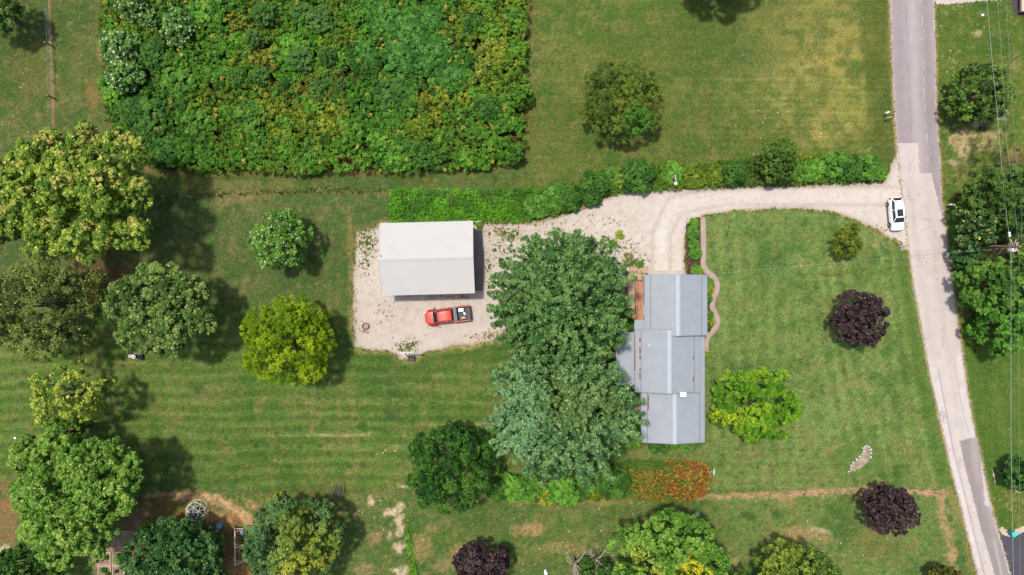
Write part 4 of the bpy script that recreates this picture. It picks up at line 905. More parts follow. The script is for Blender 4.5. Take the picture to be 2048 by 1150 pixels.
EXPL = [('silver', 240, 92, 42, 'white-tipped poplar sapling at the left edge of the thicket'), ('silver', 355, 55, 38, 'white-tipped sapling near the top of the thicket'), ('silver', 262, 8, 34, 'white-flecked sapling at the top left corner of the thicket'),
        ('silver', 298, 40, 24, 'small white-tipped sapling between two larger ones in the thicket'), ('silver', 250, 150, 40, 'pale-tipped round sapling on the left edge of the thicket'), ('bright', 232, 178, 34, 'bright green bush on the left edge of the thicket'),
        ('dark', 310, 110, 36, 'dark green sapling in the left part of the thicket'), ('dark', 300, 235, 44, 'dark green wide shrub above the yellow-green maple'), ('dark', 262, 222, 34, 'dark shrub in the lower left corner of the thicket'),
        ('dark', 335, 300, 34, 'dark shrub between the maple and the thicket edge'), ('mid', 360, 170, 38, 'mid green sapling with an olive top in the thicket'), ('bright', 412, 26, 34, 'light green sapling at the top of the thicket'),
        ('mid', 395, 245, 34, 'mid green shrub in the lower left of the thicket'), ('bright', 428, 150, 20, 'small bright green bush in the left thicket'), ('dark', 480, 155, 24, 'small dark green bush in the middle left of the thicket'),
        ('conifer', 529, 28, 25, 'grey-green round juniper near the top of the thicket'), ('conifer', 604, 30, 26, 'grey-green juniper beside the larger dark one'), ('conifer', 645, 40, 30, 'largest grey-green juniper at the top of the thicket'),
        ('conifer', 522, 152, 20, 'grey-green juniper below the top left one'), ('conifer', 602, 122, 28, 'grey-green juniper ringed by bright green leaves'), ('conifer', 656, 112, 20, 'small grey-green juniper right of the ringed one'),
        ('conifer', 508, 78, 20, 'small dark juniper in the upper middle thicket'), ('conifer', 686, 168, 14, 'smallest grey-green juniper in the thicket'), ('conifer', 638, 178, 22, 'brownish juniper in the bare middle of the thicket'),
        ('bright', 580, 100, 34, 'vivid green bush in the upper middle of the thicket'), ('bright', 650, 145, 16, 'little vivid green bush in the middle of the thicket'), ('bright', 712, 36, 18, 'light green bush near the top centre of the thicket'),
        ('sumac', 770, 40, 40, 'sumac clump at the top centre of the thicket'), ('sumac', 820, 70, 46, 'large sumac clump with rosette leaves in the thicket'), ('sumac', 800, 120, 42, 'sumac clump in the middle of the right thicket'),
        ('sumac', 870, 110, 40, 'sumac clump right of the largest one'), ('sumac', 905, 155, 36, 'sumac clump low in the right thicket'), ('sumac', 730, 110, 34, 'sumac clump on the left of the others'), ('sumac', 860, 40, 34, 'sumac clump at the top right'),
        ('dark', 788, 182, 42, 'tall dark green sapling in the middle of the thicket'), ('dark', 945, 45, 26, 'dark bush at the top right of the thicket'), ('gold', 985, 100, 26, 'pale yellow-flowered bush on the right of the thicket'),
        ('gold', 1005, 120, 20, 'small pale yellow bush beside the larger one'), ('gold', 890, 180, 18, 'yellowish bush between the sumac clumps'), ('olive', 836, 252, 30, 'golden olive bush low in the thicket'),
        ('mid', 820, 215, 24, 'pale veined bush below the tall dark sapling'), ('bright', 790, 318, 26, 'bright green bush on the lower edge of the thicket'), ('dark', 850, 315, 26, 'dusky bush on the lower edge of the thicket'),
        ('dark', 975, 215, 28, 'dark green bush in the right thicket'), ('gold', 960, 260, 18, 'pale feathery bush in the right thicket'), ('bright', 760, 278, 26, 'bright green bush in the lower middle thicket'),
        ('gold', 655, 255, 24, 'yellow-green bush in the lower middle thicket'), ('gold', 595, 235, 20, 'yellow bush in the middle of the thicket'), ('gold', 780, 272, 10, 'tiny yellow bush low in the thicket'),
        ('mid', 700, 260, 32, 'mid green bush left of the bright green one'), ('mid', 500, 230, 34, 'mid green bush in the left centre of the thicket'), ('mid', 620, 325, 26, 'mid green bush on the lower edge of the thicket'),
        ('bright', 935, 320, 22, 'bright green bush low on the right of the thicket'), ('dark', 1030, 312, 20, 'dark bush at the lower right corner of the thicket'), ('mid', 1025, 40, 26, 'leafy bush at the upper right corner of the thicket')]
for (kd, x, y, r, lb) in EXPL:
    nm = {'conifer': 'juniper', 'sumac': 'sumac_shrub', 'silver': 'poplar_sapling'}.get(kd, 'shrub')
    shrub(kd, nm, lb, x, y, r, 'shrubs standing up in the scrub thicket', hk=.8 + .4 * random.random())
rr_ = np.random.default_rng(8); fillers = 0; USED = set()
ex = np.array([(e[1], e[2], e[3]) for e in EXPL])
while fillers < 110:
    x, y = 205 + rr_.random() * 845, -20 + rr_.random() * 362
    if sdf(THICKET, np.array([x]), np.array([y]))[0] > -10 or (np.hypot(ex[:, 0] - x, ex[:, 1] - y) < ex[:, 2] * .62).any(): continue
    z = min(ZONES, key=lambda q: math.hypot(q[0] - x, q[1] - y) / q[2])[3]
    kd = 'gold' if z[0] > 175 else ('olive' if z[0] > 158 else ('bright' if z[1] > 138 else ('mid' if z[1] > 110 else 'dark')))
    if rr_.random() < .2: kd = ('mid', 'bright', 'dark')[rr_.integers(3)]
    desc = {'gold': 'yellowish bush', 'olive': 'olive bush', 'bright': 'bright green bush', 'mid': 'mid green bush', 'dark': 'dark green bush'}[kd]
    lab = None
    for j in np.argsort([math.hypot(e[1] - x, e[2] - y) for e in EXPL]):
        e = EXPL[j]; dx, dy = x - e[1], y - e[2]; an = math.degrees(math.atan2(dy, dx)) % 360
        w_ = ('right of', 'to the lower right of', 'just below', 'to the lower left of', 'left of', 'to the upper left of', 'just above', 'to the upper right of')[int((an + 22.5) // 45) % 8]
        t_ = f"{desc} {w_} the {e[4]}"
        if len(t_.split()) <= 16 and t_ not in USED: lab = t_; USED.add(t_); break
    shrub(kd, 'shrub', lab, x, y, 12 + rr_.random() * 12, 'leafy bushes crowding the thicket', hk=.6 + .4 * rr_.random())
    ex = np.vstack([ex, (x, y, 16)]); fillers += 1

# ---- the bright vine bank above the barn and the hedge along the drive
VINE = [(779, 381), (800, 377), (900, 379), (1000, 378), (1060, 374), (1064, 400), (1060, 443), (1000, 446), (960, 444), (900, 444), (780, 446), (777, 410)]
cover('vine_bank', 'bright green creeping vines between the barn and the mown strip', 'vines', lambda X, Y: sdf(VINE, X, Y) + (fbm(X, Y, 9, 501, 3) - .5) * 15 < 0, (770, 365, 1075, 455),
      lambda X, Y, rng: .15 + .75 * fbm(X, Y, 14, 502, 3) + .15 * rng.random(X.shape) + (Y < 388) * .3,
      lambda X, Y, rng: np.where((fbm(X, Y, 24, 504, 3) > .56)[:, None], LC(66, 126, 34), LC(90, 154, 30)) * (.5 + .95 * fbm(X, Y, 12, 503, 3))[:, None] * np.where(rng.random((len(X), 1)) > .85, 1.35, 1), step=.3, k=13, leaf=.17, sig=.22, seed=51)
HEDGE = [(1046, 380), (1100, 372), (1160, 362), (1200, 345), (1250, 332), (1300, 330), (1400, 326), (1480, 322), (1500, 312), (1600, 312), (1660, 306), (1740, 312), (1770, 322), (1772, 350), (1700, 362), (1600, 368), (1500, 370),
         (1420, 374), (1330, 379), (1280, 380), (1235, 386), (1180, 404), (1120, 428), (1060, 440)]
def hedge_col(X, Y, rng):
    c = np.zeros(X.shape + (3,)) + LC(72, 118, 36)
    for (cx, r, col) in ((1100, 60, (80, 132, 44)), (1190, 34, (44, 84, 36)), (1235, 16, (110, 150, 44)), (1262, 12, (150, 160, 60)), (1280, 34, (52, 100, 40)), (1340, 40, (88, 126, 34)), (1400, 40, (96, 134, 34)),
                         (1470, 30, (66, 104, 36)), (1550, 50, (78, 108, 44)), (1620, 30, (118, 136, 40)), (1690, 50, (76, 124, 40)), (1745, 30, (100, 138, 40))):
        m = abs(X - cx + (rng.random(X.shape) - .5) * 24) < r; c[m] = LC(*col)
    return c * (.65 + .7 * fbm(X, Y, 6, 513, 2))[:, None]
cover('hedge_undergrowth', 'leafy undergrowth joining the shrubs along the gravel drive', 'undergrowth', lambda X, Y: sdf(HEDGE, X, Y) + (fbm(X, Y, 9, 511, 2) - .5) * 10 < 0, (1040, 295, 1785, 450),
      lambda X, Y, rng: .3 + .8 * fbm(X, Y, 12, 512, 2) + .2 * rng.random(X.shape), hedge_col, step=.33, k=15, leaf=.2, sig=.25, seed=52)
for (kd, x, y, r, hk, lb) in (('mid', 1075, 412, 26, .6, 'low leafy shrub at the left end of the drive hedge'), ('mid', 1110, 395, 26, .6, 'leafy shrub next to the hedge\'s left end'), ('dark', 1140, 402, 22, .7, 'dark shrub where the drive widens'),
                              ('dark', 1190, 366, 30, .9, 'darkest round shrub in the drive hedge'), ('dark', 1185, 396, 20, .7, 'small dark shrub below the darkest one in the drive hedge'), ('mid', 1222, 358, 22, .7, 'mid green shrub right of the darkest one'), ('gold', 1240, 360, 17, .8, 'pale yellow-green shrub in the drive hedge'),
                              ('dark', 1275, 352, 36, .9, 'wide deep green shrub left of the yard lamp'), ('bright', 1345, 345, 24, .6, 'lime shrub just above the yard lamp'), ('olive', 1385, 350, 26, .6, 'yellowish shrub right of the yard lamp'), ('olive', 1425, 352, 24, .6, 'yellowish shrub in the middle of the drive hedge'),
                              ('dark', 1468, 345, 26, .8, 'dark shrub left of the tallest hedge shrub'), ('mid', 1600, 345, 22, .7, 'light shrub just right of the tallest hedge shrub'), ('bright', 1630, 338, 26, .7, 'lime shrub in the right part of the drive hedge'),
                              ('mid', 1668, 330, 30, .9, 'leafy shrub in the right part of the drive hedge'), ('dark', 1700, 335, 28, .8, 'dark shrub near the right end of the drive hedge'), ('mid', 1740, 335, 28, .8, 'arching shrub at the right end of the drive hedge'),
                              ('bright', 1762, 350, 14, .7, 'small pointed shrub overhanging the mouth of the drive')):
    shrub(kd, 'hedge_shrub', lb, x, y, r, 'shrubs along the gravel drive', hk=hk)
tree('sycamore_sapling', 'tallest bushy sapling of the drive hedge', 'tree', 1555, 322, 50, 44, 5, [LC(52, 84, 34), LC(80, 114, 48), LC(112, 146, 66)], nl=40, lr=.22, leaf=.22, ns=11, k=26, seed=61, jag=.22, asp=.4)

# weedy strip on the old fence line
STRIP = [(300, 392), (420, 388), (500, 386), (530, 383), (640, 381), (780, 381)]
cover('weed_strip', 'thin strip of weeds along the old fence line above the lawn', 'weeds', lambda X, Y: pdist(STRIP, X, Y) + (fbm(X, Y, 8, 521, 2) - .5) * 7 < 3.2, (295, 370, 785, 402),
      lambda X, Y, rng: .1 + .3 * rng.random(X.shape), lambda X, Y, rng: LC(72, 104, 34)[None, :] * (.6 + .8 * rng.random((len(X), 1))), step=.3, k=10, leaf=.17, sig=.2, seed=53)
cover('fence_weeds', 'line of tall weeds running up from the bottom edge on bare lawn', 'weeds', lambda X, Y: pdist([(812, 1010), (818, 1080), (822, 1110), (826, 1150), (828, 1190)], X, Y) + (fbm(X, Y, 8, 522, 2) - .5) * 7 < np.interp(Y, [1010, 1080, 1105, 1120, 1150], [.5, 2.5, 10, 8, 6]), (790, 1005, 850, 1190),
      lambda X, Y, rng: .1 + .35 * rng.random(X.shape), lambda X, Y, rng: LC(104, 160, 40)[None, :] * (.6 + .7 * rng.random((len(X), 1))), step=.28, k=10, leaf=.18, sig=.2, seed=54)

# lower shrub row and the orange hedge
LOWROW = [(985, 965), (1030, 945), (1100, 948), (1150, 930), (1200, 925), (1262, 922), (1262, 990), (1200, 1000), (1150, 1006), (1100, 1010), (1050, 1002), (990, 996)]
cover('row_undergrowth', 'green undergrowth under the lower shrub row', 'undergrowth', lambda X, Y: sdf(LOWROW, X, Y) + (fbm(X, Y, 9, 531, 2) - .5) * 10 < 0, (975, 915, 1275, 1015),
      lambda X, Y, rng: .2 + .5 * rng.random(X.shape), lambda X, Y, rng: LC(74, 112, 38)[None, :] * (.6 + .7 * fbm(X, Y, 8, 532, 2))[:, None], step=.36, k=13, leaf=.2, sig=.25, seed=55)
for (kd, x, y, r, hk, lb) in (('bright', 1020, 975, 30, .8, 'bright green shrub at the left end of the lower row'), ('mid', 1055, 975, 28, .9, 'green shrub second from the left in the lower row'), ('dark', 1000, 985, 18, .7, 'dark low shrub touching the broad oak'),
                              ('gold', 1092, 992, 20, .8, 'yellow-tipped shrub in the lower row'), ('bright', 1120, 978, 32, .9, 'bright leafy shrub below the bluish maple'), ('bright', 1140, 995, 20, .7, 'small bright shrub in front of the leafy one'),
                              ('mid', 1178, 965, 22, .8, 'green shrub on shaded brown soil in the lower row'), ('olive', 1190, 985, 18, .6, 'olive low shrub in the lower row'), ('dark', 1228, 965, 34, .9, 'dull dark shrub with a brown centre beside the orange hedge'), ('olive', 1215, 945, 20, .7, 'olive shrub behind the dull dark one')):
    shrub(kd, 'row_shrub', lb, x, y, r, 'shrubs of the lower row', hk=hk)
ORH = [(1256, 924), (1290, 917), (1350, 920), (1395, 922), (1418, 935), (1425, 955), (1422, 975), (1405, 995), (1380, 1003), (1330, 1004), (1285, 998), (1256, 988)]
def orange_mesh():
    rng = np.random.default_rng(90); st = .27 / S; X, Y = np.meshgrid(np.arange(1245, 1435, st), np.arange(905, 1015, st)); X = X.ravel() + (rng.random(X.size) - .5) * st; Y = Y.ravel() + (rng.random(Y.size) - .5) * st
    d = sdf(ORH, X, Y) + (fbm(X, Y, 8, 541, 2) - .5) * 8; kp = d < 0; X, Y, d = X[kp], Y[kp], d[kp]
    h = .25 + 1.25 * sstep(0, 14, -d) + .3 * (fbm(X, Y, 5, 542, 2) - .5)
    kk = S * (H - h) / H; c = np.stack([(X - 1024) * kk, (575 - Y) * kk, h], 1); n = len(X); k = 13
    dd = unit(rng.normal(size=(n, k, 3)) + (0, 0, .5)); lc = c[:, None, :] + dd * .2 * (rng.random((n, k, 1)) ** .4)
    ln = unit(dd * .4 + np.array([0, 0, .6]) + rng.normal(size=(n, k, 3)) * .4)
    f = sstep(1275, 1400, X + (fbm(X, Y, 18, 543, 3) - .5) * 150)
    col = mixc(np.zeros((n, 3)) + LC(138, 136, 48), LC(160, 96, 50), f); g = (fbm(X, Y, 14, 544, 2) > .6); col[g] = LC(104, 130, 44); u = rng.random(n); col[u > .88] = LC(196, 152, 62); col[u < .1] = LC(128, 66, 40)
    col[(Y < 934 + rng.random(n) * 10) & (X < 1330)] = LC(84, 124, 44)
    col = col[:, None, :] * (.75 + .5 * rng.random((n, k, 1)))
    v, q, cc = leaves(rng, lc.reshape(-1, 3), ln.reshape(-1, 3), (.17 * (.6 + .8 * rng.random((n, k)))).ravel(), col.reshape(-1, 3), .5)
    return np_mesh('orange_hedge', v, q, colors=cc)
oh = thing('barberry_hedge', 'long low hedge turning from green to orange-red at its right end', 'hedge', tuple(P(1340, 960)))
o_ = link('foliage', orange_mesh(), M['leaf'], oh); o_.location = -oh.location
mb = MB()
for i in range(14):
    q_ = P(1268 + i * 11.5, 945 + (i % 3) * 18) - oh.location
    mb.tube([(q_.x, q_.y, 0), (q_.x + .1, q_.y + .05, .5), (q_.x + .3, q_.y, 1.1)], [.05, .03, .01], 5)
mb.build('stems', 'bark', oh)

# foundation and bed plants by the house
for (kd, x, y, r, hk, lb) in (('bright', 1388, 446, 11, .35, 'small leafy plant at the top end of the mulch bed'), ('mid', 1386, 466, 14, .4, 'green clump in the upper mulch bed'), ('mid', 1388, 490, 13, .35, 'green clump in the middle of the mulch bed'),
                              ('mid', 1391, 508, 13, .35, 'green clump in the lower mulch bed'), ('bright', 1392, 540, 12, .35, 'lime plant at the garage corner'), ('gold', 1403, 545, 8, .3, 'yellow-green plant beside the curved walk\'s first bend'),
                              ('bright', 1419, 565, 9, .35, 'lime shrub beside the garage wall at the walk\'s first bulge'), ('gold', 1420, 580, 9, .35, 'yellowish shrub beside the garage wall'), ('mid', 1418, 598, 8, .35, 'green shrub beside the middle of the garage wall'),
                              ('mid', 1419, 630, 9, .35, 'green shrub in the second bulge of the walk'), ('gold', 1424, 643, 8, .3, 'golden clump in the second bulge of the walk'), ('dark', 1415, 655, 8, .35, 'dark shrub at the lower garage corner'),
                              ('gold', 1413, 707, 7, .25, 'pale yellow plant at the end of the curved walk'), ('dark', 1256, 650, 14, .5, 'clipped dark bush in the corner by the deck'), ('dark', 1310, 893, 14, .4, 'dark shrub under the left of the south gable'),
                              ('dark', 1330, 896, 12, .4, 'bluish shrub under the middle of the south gable'), ('mid', 1375, 893, 13, .4, 'green shrub under the right of the south gable'), ('mid', 1350, 895, 9, .35, 'little shrub between the gable shrubs'), ('mid', 1268, 882, 16, .5, 'loose green shrub by the lower corner of the house'),
                              ('gold', 560, 998, 14, .8, 'yellow-green leafy bush behind the two-tone tree'), ('gold', 540, 1005, 10, .6, 'small yellow-green bush behind the two-tone tree'), ('gold', 287, 1056, 9, .4, 'pale leafy plant beside the garden beds'),
                              ('bright', 330, 398, 9, .5, 'small green shrub at the left end of the old fence line'), ('mid', 1225, 488, 9, .25, 'weedy clump on the gravel beside the huge green maple'), ('gold', 1240, 470, 10, .2, 'yellowish weeds above the concrete patio'), ('mid', 1280, 528, 8, .25, 'green weeds at the patio\'s top edge'),
                              ('bright', 958, 449, 8, .3, 'vine clump at the barn\'s upper right corner')):
    shrub(kd, 'garden_plant', lb, x, y, r, 'plants in the beds and corners', hk=hk, cat='plant')

# weeds sprouting through the gravel
def gw_keep(X, Y):
    w = weedy(X, Y); return (sdf(GRAVEL, X, Y) < 4) & (vnoise(X / 2.2, Y / 2.2, 551) * (.6 + vnoise(X / 11, Y / 11, 552)) < w * .62) & ~((X > 757) & (X < 950) & (Y > 445) & (Y < 588)) & (X < road_left(Y) - 3)
cover('gravel_weeds', 'scattered weeds sprouting through the gravel', 'weeds', gw_keep, (695, 425, 1840, 730),
      lambda X, Y, rng: .04 + .1 * rng.random(X.shape), lambda X, Y, rng: np.where((vnoise(X / 7, Y / 7, 553) > .5)[:, None], LC(150, 144, 82), LC(98, 112, 62)) * (.7 + .5 * rng.random((len(X), 1))), step=.18, k=7, leaf=.11, sig=.12, seed=56)
cover('rough_grass_edge', 'longer ragged grass along the gravel pad and drive', 'grass', lambda X, Y: (abs(sdf(GRAVEL, X, Y) + (fbm(X, Y, 6, 561, 3) - .5) * 9 - 1.5) < 2.2) & (X < road_left(Y) - 4) & ((X < 1740) | (Y > 440) | (Y < 345)), (695, 400, 1840, 735),
      lambda X, Y, rng: .03 + .07 * rng.random(X.shape), lambda X, Y, rng: np.where((vnoise(X / 9, Y / 9, 563) > .52)[:, None], LC(160, 148, 84), LC(100, 124, 56)) * (.75 + .5 * rng.random((len(X), 1))), step=.2, k=7, leaf=.12, sig=.12, seed=57)
cover('verge_grass', 'ragged grass and dry stalks along the road edge', 'grass', lambda X, Y: ((abs(road_left(Y) - X - 2) < 2.4) | (abs(X - road_right(Y) - 2) < 2.4)) & (vnoise(X / 3, Y / 3, 571) > .45), (1760, -20, 2090, 1190),
      lambda X, Y, rng: .03 + .06 * rng.random(X.shape), lambda X, Y, rng: np.where((vnoise(X / 9, Y / 9, 573) > .5)[:, None], LC(170, 152, 96), LC(98, 122, 48)) * (.75 + .5 * rng.random((len(X), 1))), step=.24, k=6, leaf=.13, sig=.12, seed=58)
# ================================================================ BUILDINGS
def slope(mb, e0, e1, r0, r1, th=.06, rib=.36, rw=.075, rh=.05, ribs=None):
    """one roof slope: eave e0-e1, ridge r0-r1, with standing ribs running down it"""
    e0, e1, r0, r1 = map(Vector, (e0, e1, r0, r1)); n = (e1 - e0).cross(r0 - e0).normalized()
    if n.z < 0: n = -n
    t = n * th
    mb.add([e0 - t, e1 - t, r1 - t, r0 - t, e0, e1, r1, r0], [(0,3,2,1),(4,5,6,7),(0,1,5,4),(1,2,6,5),(2,3,7,6),(3,0,4,7)])
    L_ = (e1 - e0).length; k = int(L_ / rib)
    rb = ribs if ribs is not None else mb
    for i in range(k + 1):
        f = (i + .5) / (k + 1); a = e0.lerp(e1, f) + n * rh * .5; b = r0.lerp(r1, f) + n * rh * .5
        rb.bar(a, b, rw, rh * 1.02, n)
    return n

def gable_walls(x0, x1, y0, y1, he, hr, ridge_axis='y'):
    mb = MB()
    if ridge_axis == 'y':
        xm = (x0 + x1) / 2
        prof = [(x0, -.05), (x1, -.05), (x1, he), (xm, hr), (x0, he)]
        vs = [(x, y0, z) for x, z in prof] + [(x, y1, z) for x, z in prof]
    else:
        ym = (y0 + y1) / 2
        prof = [(y0, -.05), (y1, -.05), (y1, he), (ym, hr), (y0, he)]
        vs = [(x0, y, z) for y, z in prof] + [(x1, y, z) for y, z in prof]
    mb.add(vs, [(4,3,2,1,0), (5,6,7,8,9)] + [(i, (i + 1) % 5, 5 + (i + 1) % 5, 5 + i) for i in range(5)])
    return mb

def window(parent, c, w, h, axis, sgn):
    """window on a wall facing +-x or +-y"""
    fr = MB(); pn = MB(); d = .06
    def bx(mb, u, z, du, dz, dep, off):
        if axis == 'x': mb.box((c[0] + sgn * off, c[1] + u, c[2] + z), (dep, du, dz))
        else: mb.box((c[0] + u, c[1] + sgn * off, c[2] + z), (du, dep, dz))
    for (u, z, du, dz) in ((0, h / 2 + .04, w + .16, .08), (0, -h / 2 - .05, w + .24, .10), (-w / 2 - .04, 0, .08, h), (w / 2 + .04, 0, .08, h), (0, 0, .05, h)):
        bx(fr, u, z, du, dz, d, d / 2)
    bx(pn, 0, 0, w, h, .03, .016)
    f = fr.build('window', 'white', parent); pn.build('pane', 'glass', f)

# ---- house
hx, hy = 19.5, -8.5
house = thing('house', 'long grey metal-roofed house of three joined gables beside the huge maples', 'house', (hx, hy, 0))
def off(mb):
    mb.v = [(x - hx, y - hy, z) for x, y, z in mb.v]; return mb
def hpart(mb, name, mat, parent=None, **kw): return off(mb).build(name, mat, parent or house, **kw)
secs = [  # x0, x1, y0(south), y1(north), eave, ridge
    (16.33, 23.88, -5.83, 1.54, 3.6, 4.9), (15.2, 23.0, -12.83, -5.15, 3.4, 4.72), (16.1, 23.8, -19.15, -5.95, 2.8, 3.8)]
walls = []
for i, (x0, x1, y0, y1, he, hr) in enumerate(secs):
    xm = (x0 + x1) / 2; s_ = (hr - he) / (xm - x0); ins = .38
    w = gable_walls(x0 + ins, x1 - ins, y0 + ins, y1 - ins, he + ins * s_ - .1, hr - .1)
    hpart(w, 'wall', 'siding_tan' if i != 1 else 'siding_white')
    rf = MB(); slope(rf, (x0, y0, he), (x0, y1, he), (xm, y0, hr), (xm, y1, hr)); slope(rf, (x1, y0, he), (x1, y1, he), (xm, y0, hr), (xm, y1, hr))
    roof = hpart(rf, 'roof', 'grey_metal')
    rc = MB(); rc.bar((xm - .12, y0, hr + .015), (xm - .12, y1, hr + .015), .26, .03, (-s_, 0, 1)); rc.bar((xm + .12, y0, hr + .02), (xm + .12, y1, hr + .02), .26, .03, (s_, 0, 1))
    hpart(rc, 'ridge_cap', 'cap_metal', roof)
    for xe, sg in ((x0, -1), (x1, 1)): hpart(MB().box((xe + sg * .05, (y0 + y1) / 2, he - .06), (.12, y1 - y0, .12)), 'gutter', 'grey_trim', roof)
    for ye, sg in ((y0, -1), (y1, 1)):                    # verge trim at the gable ends
        fs = MB()
        for xe in (x0, x1): fs.bar((xe, ye + sg * .03, he - .03), (xm, ye + sg * .03, hr - .03), .05, .16)
        hpart(fs, 'verge', 'grey_trim', roof)
    for xe, d_ in ((x0, 1), (x1, -1)):                    # snow rail a little up each slope
        hpart(MB().box((xe + d_ * .64, (y0 + y1) / 2, he + .64 * s_ + .06), (.05, y1 - y0 - .02, .05)), 'snow_rail', 'grey', roof)
for (px_, py_, ln) in ((1280, 680, .5), (1280, 701, .8), (1280, 715, .5), (1280, 740, .3), (1280, 752, .7), (1387, 715, .4), (1387, 758, .7)):
    p = P(px_, py_, 3.62); hpart(MB().box((p.x, p.y, 3.4 + (min(p.x - 15.2, 23.0 - p.x)) * .338 + .055), (.16, ln, .03)), 'rust_stain', 'rust')
rs = MB(); p0 = P(1292, 790, 3.0); p1 = P(1292, 820, 3.0); rs.box((16.74 + .12, (p0.y + p1.y) / 2, 3.03), (.17, 1.85, .03)); hpart(rs, 'rust_stain', 'rust'); rs = MB(); rs.box((16.74 + .12, P(1292, 848, 3).y, 3.03), (.12, .8, .03))
rs.box((16.5, P(1292, 843, 3).y, 2.97), (.5, .12, .03))
hpart(rs, 'rust_stain', 'rust'); rs = MB(); rs.box((15.12, -8.9, 3.43), (.14, 2.6, .04)); rs.box((15.1, -6.6, 3.42), (.09, 1.6, .04))
hpart(rs, 'rust_stain', 'rust')
# porch roof on the west side and the little eave piece north of it
pr = MB(); slope(pr, (12.9, -12.15, 2.55), (12.9, -5.5, 2.55), (15.5, -12.15, 3.0), (15.5, -5.5, 3.0), rib=.3)
hpart(pr, 'porch_roof', 'grey_metal')
pr = MB(); slope(pr, (15.1, -5.6, 3.17), (15.1, -3.95, 3.17), (16.7, -5.6, 3.72), (16.7, -3.95, 3.72)); hpart(pr, 'side_roof', 'grey_metal')
for (x, y) in ((13.1, -12.0), (13.1, -8.8), (13.1, -5.7)): hpart(MB().box((x, y, 1.25), (.12, .12, 2.5)), 'porch_post', 'white')
# chimney
ch = MB().box((20.7, -12.95, 2.5), (.62, .5, 4.6)); chm = hpart(ch, 'chimney', 'siding_white')
hpart(MB().box((20.7, -12.95, 4.86), (.76, .6, .10)), 'chimney_cap', 'white', chm, bevel=.02)
vp = P(1298.5, 691, 4.3); hpart(MB().cyl((vp.x, vp.y, 3.9), .09, .55, 12), 'vent_pipe', 'white')
vp = P(1365, 663, 4.4); hpart(MB().cyl((vp.x, vp.y, 4.2), .07, .35, 12), 'vent_pipe', 'grey')
vp = P(1397, 551, 3.7); mbv = MB().bar((vp.x, vp.y - .1, 3.85), (vp.x + .45, vp.y - .2, 3.7), .09, .05); hpart(mbv, 'gutter_guard', 'grey')
hpart(MB().ball((16.5, 1.66, 3.55), .14, 8), 'downpipe_head', 'black'); hpart(MB().tube([(16.5, 1.66, 3.5), (16.6, 1.4, 3.2), (16.6, 1.32, .1)], .05), 'downpipe', 'grey_trim')
# doors and windows
hpart(MB().box((20.1, 1.19, 1.15), (4.9, .06, 2.3)), 'garage_door', 'white')
for (x, y, z, w, h, ax, sg) in ((23.5, -1.2, 1.5, 1.2, 1.1, 'x', 1), (23.42, -13.6, 1.5, 1.6, 1.2, 'x', 1), (23.42, -16.8, 1.5, 1.4, 1.2, 'x', 1), (23.42, -9.2, 1.5, 1.8, 1.3, 'x', 1),
                                (18.2, -18.77, 1.5, 1.2, 1.2, 'y', -1), (21.6, -18.77, 1.5, 1.2, 1.2, 'y', -1), (16.48, -15.0, 1.5, 1.2, 1.1, 'x', -1), (16.71, -2.9, 1.5, 1.2, 1.1, 'x', -1), (15.58, -8.0, 1.5, 1.4, 1.2, 'x', -1)):
    window(house, (x - hx, y - hy, z), w, h, ax, sg)
dr = hpart(MB().box((23.45, -6.7, 1.08), (.06, .95, 2.1)), 'door', 'wood_brown'); hpart(MB().ball((23.5, -6.35, 1.0), .04, 6), 'handle', 'chrome', dr)
dr = hpart(MB().box((16.45, -13.9, 1.08), (.06, .95, 2.1)), 'door', 'white'); hpart(MB().ball((16.4, -13.55, 1.0), .04, 6), 'handle', 'chrome', dr)
# deck
dk = MB(); xw = 16.68; xl = 15.68
for i in range(8):
    x = xl + .07 + i * .138; dk.box((x, -1.56, .5), (.125, 5.2, .04))
deck = hpart(dk, 'deck', 'wood_deck'); js = MB()
js.box((xl + .03, -1.56, .36), (.06, 5.2, .22)); js.box((16.15, 1.05, .36), (1.0, .05, .22)); js.box((16.15, -4.15, .36), (1.0, .05, .22))
for y in (.9, -1.5, -4.0): js.box((xl + .1, y, .18), (.1, .1, .36))
hpart(js, 'deck_frame', 'wood_brown', deck)
rl = MB()
for i in range(5): rl.box((xl, 1.0 - i * 1.28, 1.0), (.09, .09, 1.0))
rl.box((xl, -1.56, 1.5), (.12, 5.25, .045)); rl.box((xl, -1.56, .72), (.05, 5.2, .05)); rl.box((16.0, 1.05, 1.5), (.7, .1, .045)); rl.box((16.35, 1.05, 1.0), (.09, .09, 1.0))
for i in range(36): rl.box((xl, 1.0 - .07 - i * .143, 1.1), (.03, .03, .75))
hpart(rl, 'railing', 'wood_deck', deck)

# ---- barn
brn = thing('barn', 'white pole barn with a ribbed metal gable roof on the gravel pad', 'barn', (-10.36, 3.58, 0), math.radians(1.55))
L2, W2, he, hr = 5.67, 4.38, 4.0, 5.25
w = gable_walls(-L2 + .3, L2 - .3, -W2 + .3, W2 - .3, he + .02, hr - .09, 'x'); w.build('wall', 'siding_white', brn)
rf = MB(); slope(rf, (-L2, -W2, he), (L2, -W2, he), (-L2, 0, hr), (L2, 0, hr), rib=.23, rw=.05, rh=.022); slope(rf, (-L2, W2, he), (L2, W2, he), (-L2, 0, hr), (L2, 0, hr), rib=.23, rw=.05, rh=.022); roof = rf.build('roof', 'white_metal', brn)
sl_ = (hr - he) / W2
rc = MB(); rc.bar((-L2, -.13, hr + .02), (L2, -.13, hr + .02), .28, .035, (0, -sl_, 1)); rc.bar((-L2, .13, hr + .025), (L2, .13, hr + .025), .28, .035, (0, sl_, 1)); rc.build('ridge_cap', 'white_metal', roof)
vg = MB()
